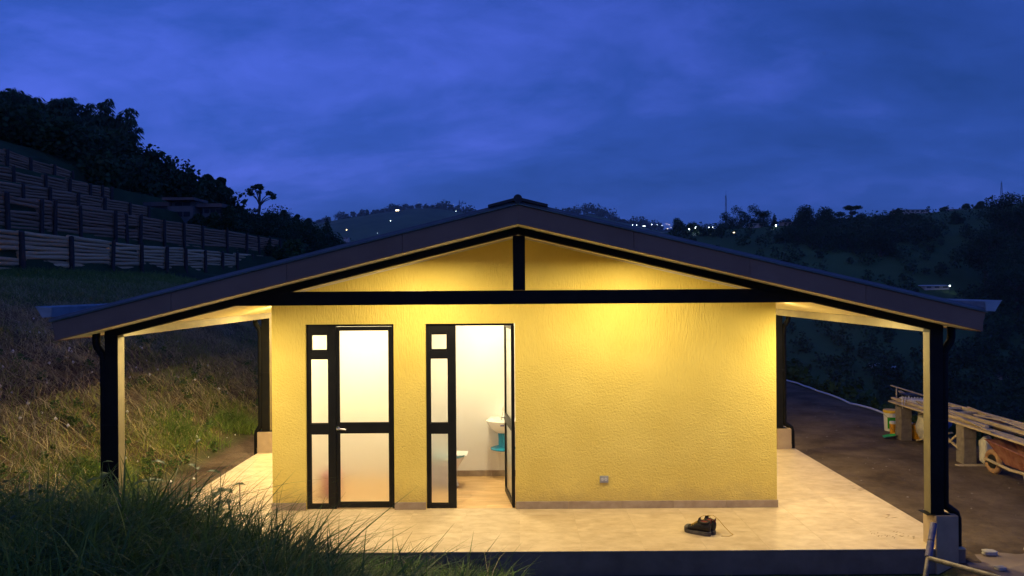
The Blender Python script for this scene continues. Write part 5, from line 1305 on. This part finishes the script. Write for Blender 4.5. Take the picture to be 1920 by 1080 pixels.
house_far(1815, 400, 243, 56, 8, 8, 'long low house on the right ridge, right of two', M['farwall'], M['zincroof'], 6, 'ridge_house')
sh = house_far(1757, 541, hit(1757, 545), 46, 5, 4, 'small zinc roofed shed with one lamp on the dark right slope', M['farwall'], M['zincroof'], 3, 'valley_shed')
house_far(1660, 697, hit(1660, 699), 40, 8, 4, 'small blue roofed shed low in the valley', M['farwall'], M['zincroof'], 3, 'valley_shed', roofh=0.7)
house_far(1883, 712, hit(1883, 714), 14, 6, 3, 'tiny pale hut low in the valley at the right', M['farwall'], M['farroof'], 1, 'valley_hut')
house_far(1421, 424, 236, 22, 5, 4, 'pale roofed house below the big rounded trees', M['farwall'], M['farwall'], 2)
house_far(1481, 423, 236, 24, 6, 4, 'dim house beside a white lamp on the ridge', M['farwall'], M['farroof'], 3)
house_far(1655, 424, 228, 26, 4, 4, 'low house in front of the ridge meadow', M['farwall'], M['farroof'], 3)
house_far(745, 396, 1275, 10, 3, 10, 'house on the distant ridge with a warm lit window', M['farwall'], M['farroof'], 1, lit=0)
house_far(649, 448, 900, 9, 3, 8, 'pale house low on the distant hill above the roof edge', M['farwall'], M['farroof'], 2)

def mast(px, topy, Y, w, label, hmin):
    x, zt_ = at(px, topy, Y); zg = min(hz(x, Y), zt_ - hmin); T = zt_ - zg
    o = empty('radio_mast', (x, Y, zg)); tag(o, label, 'mast', 'radio masts')
    n = 12; leg_r = max(0.06, Y * 0.00022)
    def c(k, t): a = 2 * pi * k / 3 + 0.4; r = w * (1 - 0.82 * t); return (cos(a) * r, sin(a) * r, T * t)
    for k in range(3): MB().tube([c(k, 0), c(k, 1)], leg_r, 5).build('leg', M['mast'], o, world=False)
    b = MB()
    for i in range(n):
        for k in range(3):
            b.tube([c(k, i / n), c((k + 1) % 3, (i + 1) / n)], leg_r * 0.6, 4); b.tube([c(k, i / n), c((k + 1) % 3, i / n)], leg_r * 0.6, 4)
    b.build('bracing', M['mast'], o, world=False)
    MB().tube([(0, 0, T), (0, 0, T * 1.06)], leg_r * 0.8, 5).build('antenna', M['mast'], o, world=False)
mast(1361, 366, 900, 3.2, 'tall lattice radio mast behind the big rounded trees', 40)
mast(861, 376, 1380, 2.6, 'short lattice mast on the distant ridge left of the gable', 18)
mast(1878, 342, 262, 0.8, 'thin lattice mast behind the right edge wood', 10)

def lamp(px, py, Y, r, m, label, group='lamps of the far town'):
    r = r * 0.46
    x, z = at(px, py, Y); zg = min(hz(x, Y), z - 3 * r)
    o = empty('street_lamp', (x, Y, zg)); tag(o, label, 'street lamp', group)
    MB().tube([(0, 0.5 * r, 0), (0, 0.5 * r, z - zg)], max(0.05, r * 0.14), 6).build('pole', M['mast'], o, world=False)
    MB().lathe([(0.001, -r), (r * 0.7, -r * 0.7), (r, 0), (r * 0.7, r * 0.7), (0.001, r)], (0, 0, z - zg), 10).build('lamp_head', m, o, True, world=False)
TW = 'tiny white light in the far town right of the gable'; TA = 'tiny amber light in the far town right of the gable'
for px, py, r in ((1186, 422, .95), (1194, 422, 1.0), (1206, 424, .9), (1209, 424, 1.3), (1222, 421, 1.0), (1232, 421, .5), (1241, 423, .5), (1262, 420, .5)): lamp(px, py, 1250, r, M['far_white'], TW, 'white lamps of the far town')
for px, py, r in ((1243, 436, .8), (1252, 429, .8), (1258, 427, .5), (1272, 425, 1.0), (1273, 429, .9), (1266, 421, .5), (1255, 421, .5), (1250, 420, .4)): lamp(px, py, 1240, r, M['far_warm'], TA, 'amber lamps of the far town')
lamp(1292, 430, 230, 0.42, M['far_white'], 'white lamp left of the brightest town light')
lamp(1304.5, 426.5, 228, 0.62, M['far_white'], 'brightest white lamp in front of the low town tree')
lamp(1329, 426, 235, 0.28, M['far_white'], 'left one of two small lamps left of the rounded trees')
lamp(1336, 426.5, 236, 0.24, M['far_white'], 'right one of two small lamps left of the rounded trees')
lamp(1376, 436, 225, 0.36, M['far_warm'], 'single amber lamp below the big rounded trees')
lamp(1455, 423, 230, 0.45, M['far_white'], 'white lamp beside the dim ridge house')
lamp(1781, 536, hit(1757, 545) - 1.5, 0.30, M['far_white'], 'bright white lamp on the small zinc roofed shed')
lamp(1774, 420, 238, 0.16, M['far_white'], 'faint lamp on the ridge meadow')
lamp(585, 429, 86, 0.10, M['far_warm'], 'pale lamp among the dark trees left of the distant hill')
lamp(650, 431, 1000, 0.9, M['far_warm'], 'lamp low on the distant hill above the left roof slope')
for px, py, r in ((732, 414, .95), (737, 415, .4), (741, 415, .5), (745, 415, .3), (750, 415.5, .95)): lamp(px, py, 1150, r, M['far_white'], 'small light in the row of lights on the distant hillside', 'row of lights on the distant hillside')
lamp(835, 398, 1300, .9, M['far_white'], 'white light on the distant ridge left of the mast')
lamp(855, 396.5, 1340, 1.3, M['far_white'], 'bright bluish light at the foot of the distant mast')
lamp(785, 394, 1330, .45, M['far_warm'], 'faint light high on the distant ridge')
lamp(708, 437, 950, .35, M['far_white'], 'faint light just above the left roof slope')

# ================================================================== EVENING HAZE
hzm = bpy.data.materials.new('evening_haze'); hzm.use_nodes = True
hn, hl = hzm.node_tree.nodes, hzm.node_tree.links; hn.remove(hn['Principled BSDF'])
pv = hn.new('ShaderNodeVolumePrincipled'); pv.inputs['Density'].default_value = 0.0002; pv.inputs['Color'].default_value = (0.86, 0.92, 1.0, 1); pv.inputs['Anisotropy'].default_value = 0.0
hl.new(pv.outputs[0], hn['Material Output'].inputs['Volume'])
tag(MB().box(-3100, 3100, -160, 5100, -90, 260).build('haze', hzm), 'thin evening haze over the valley', kind='stuff')
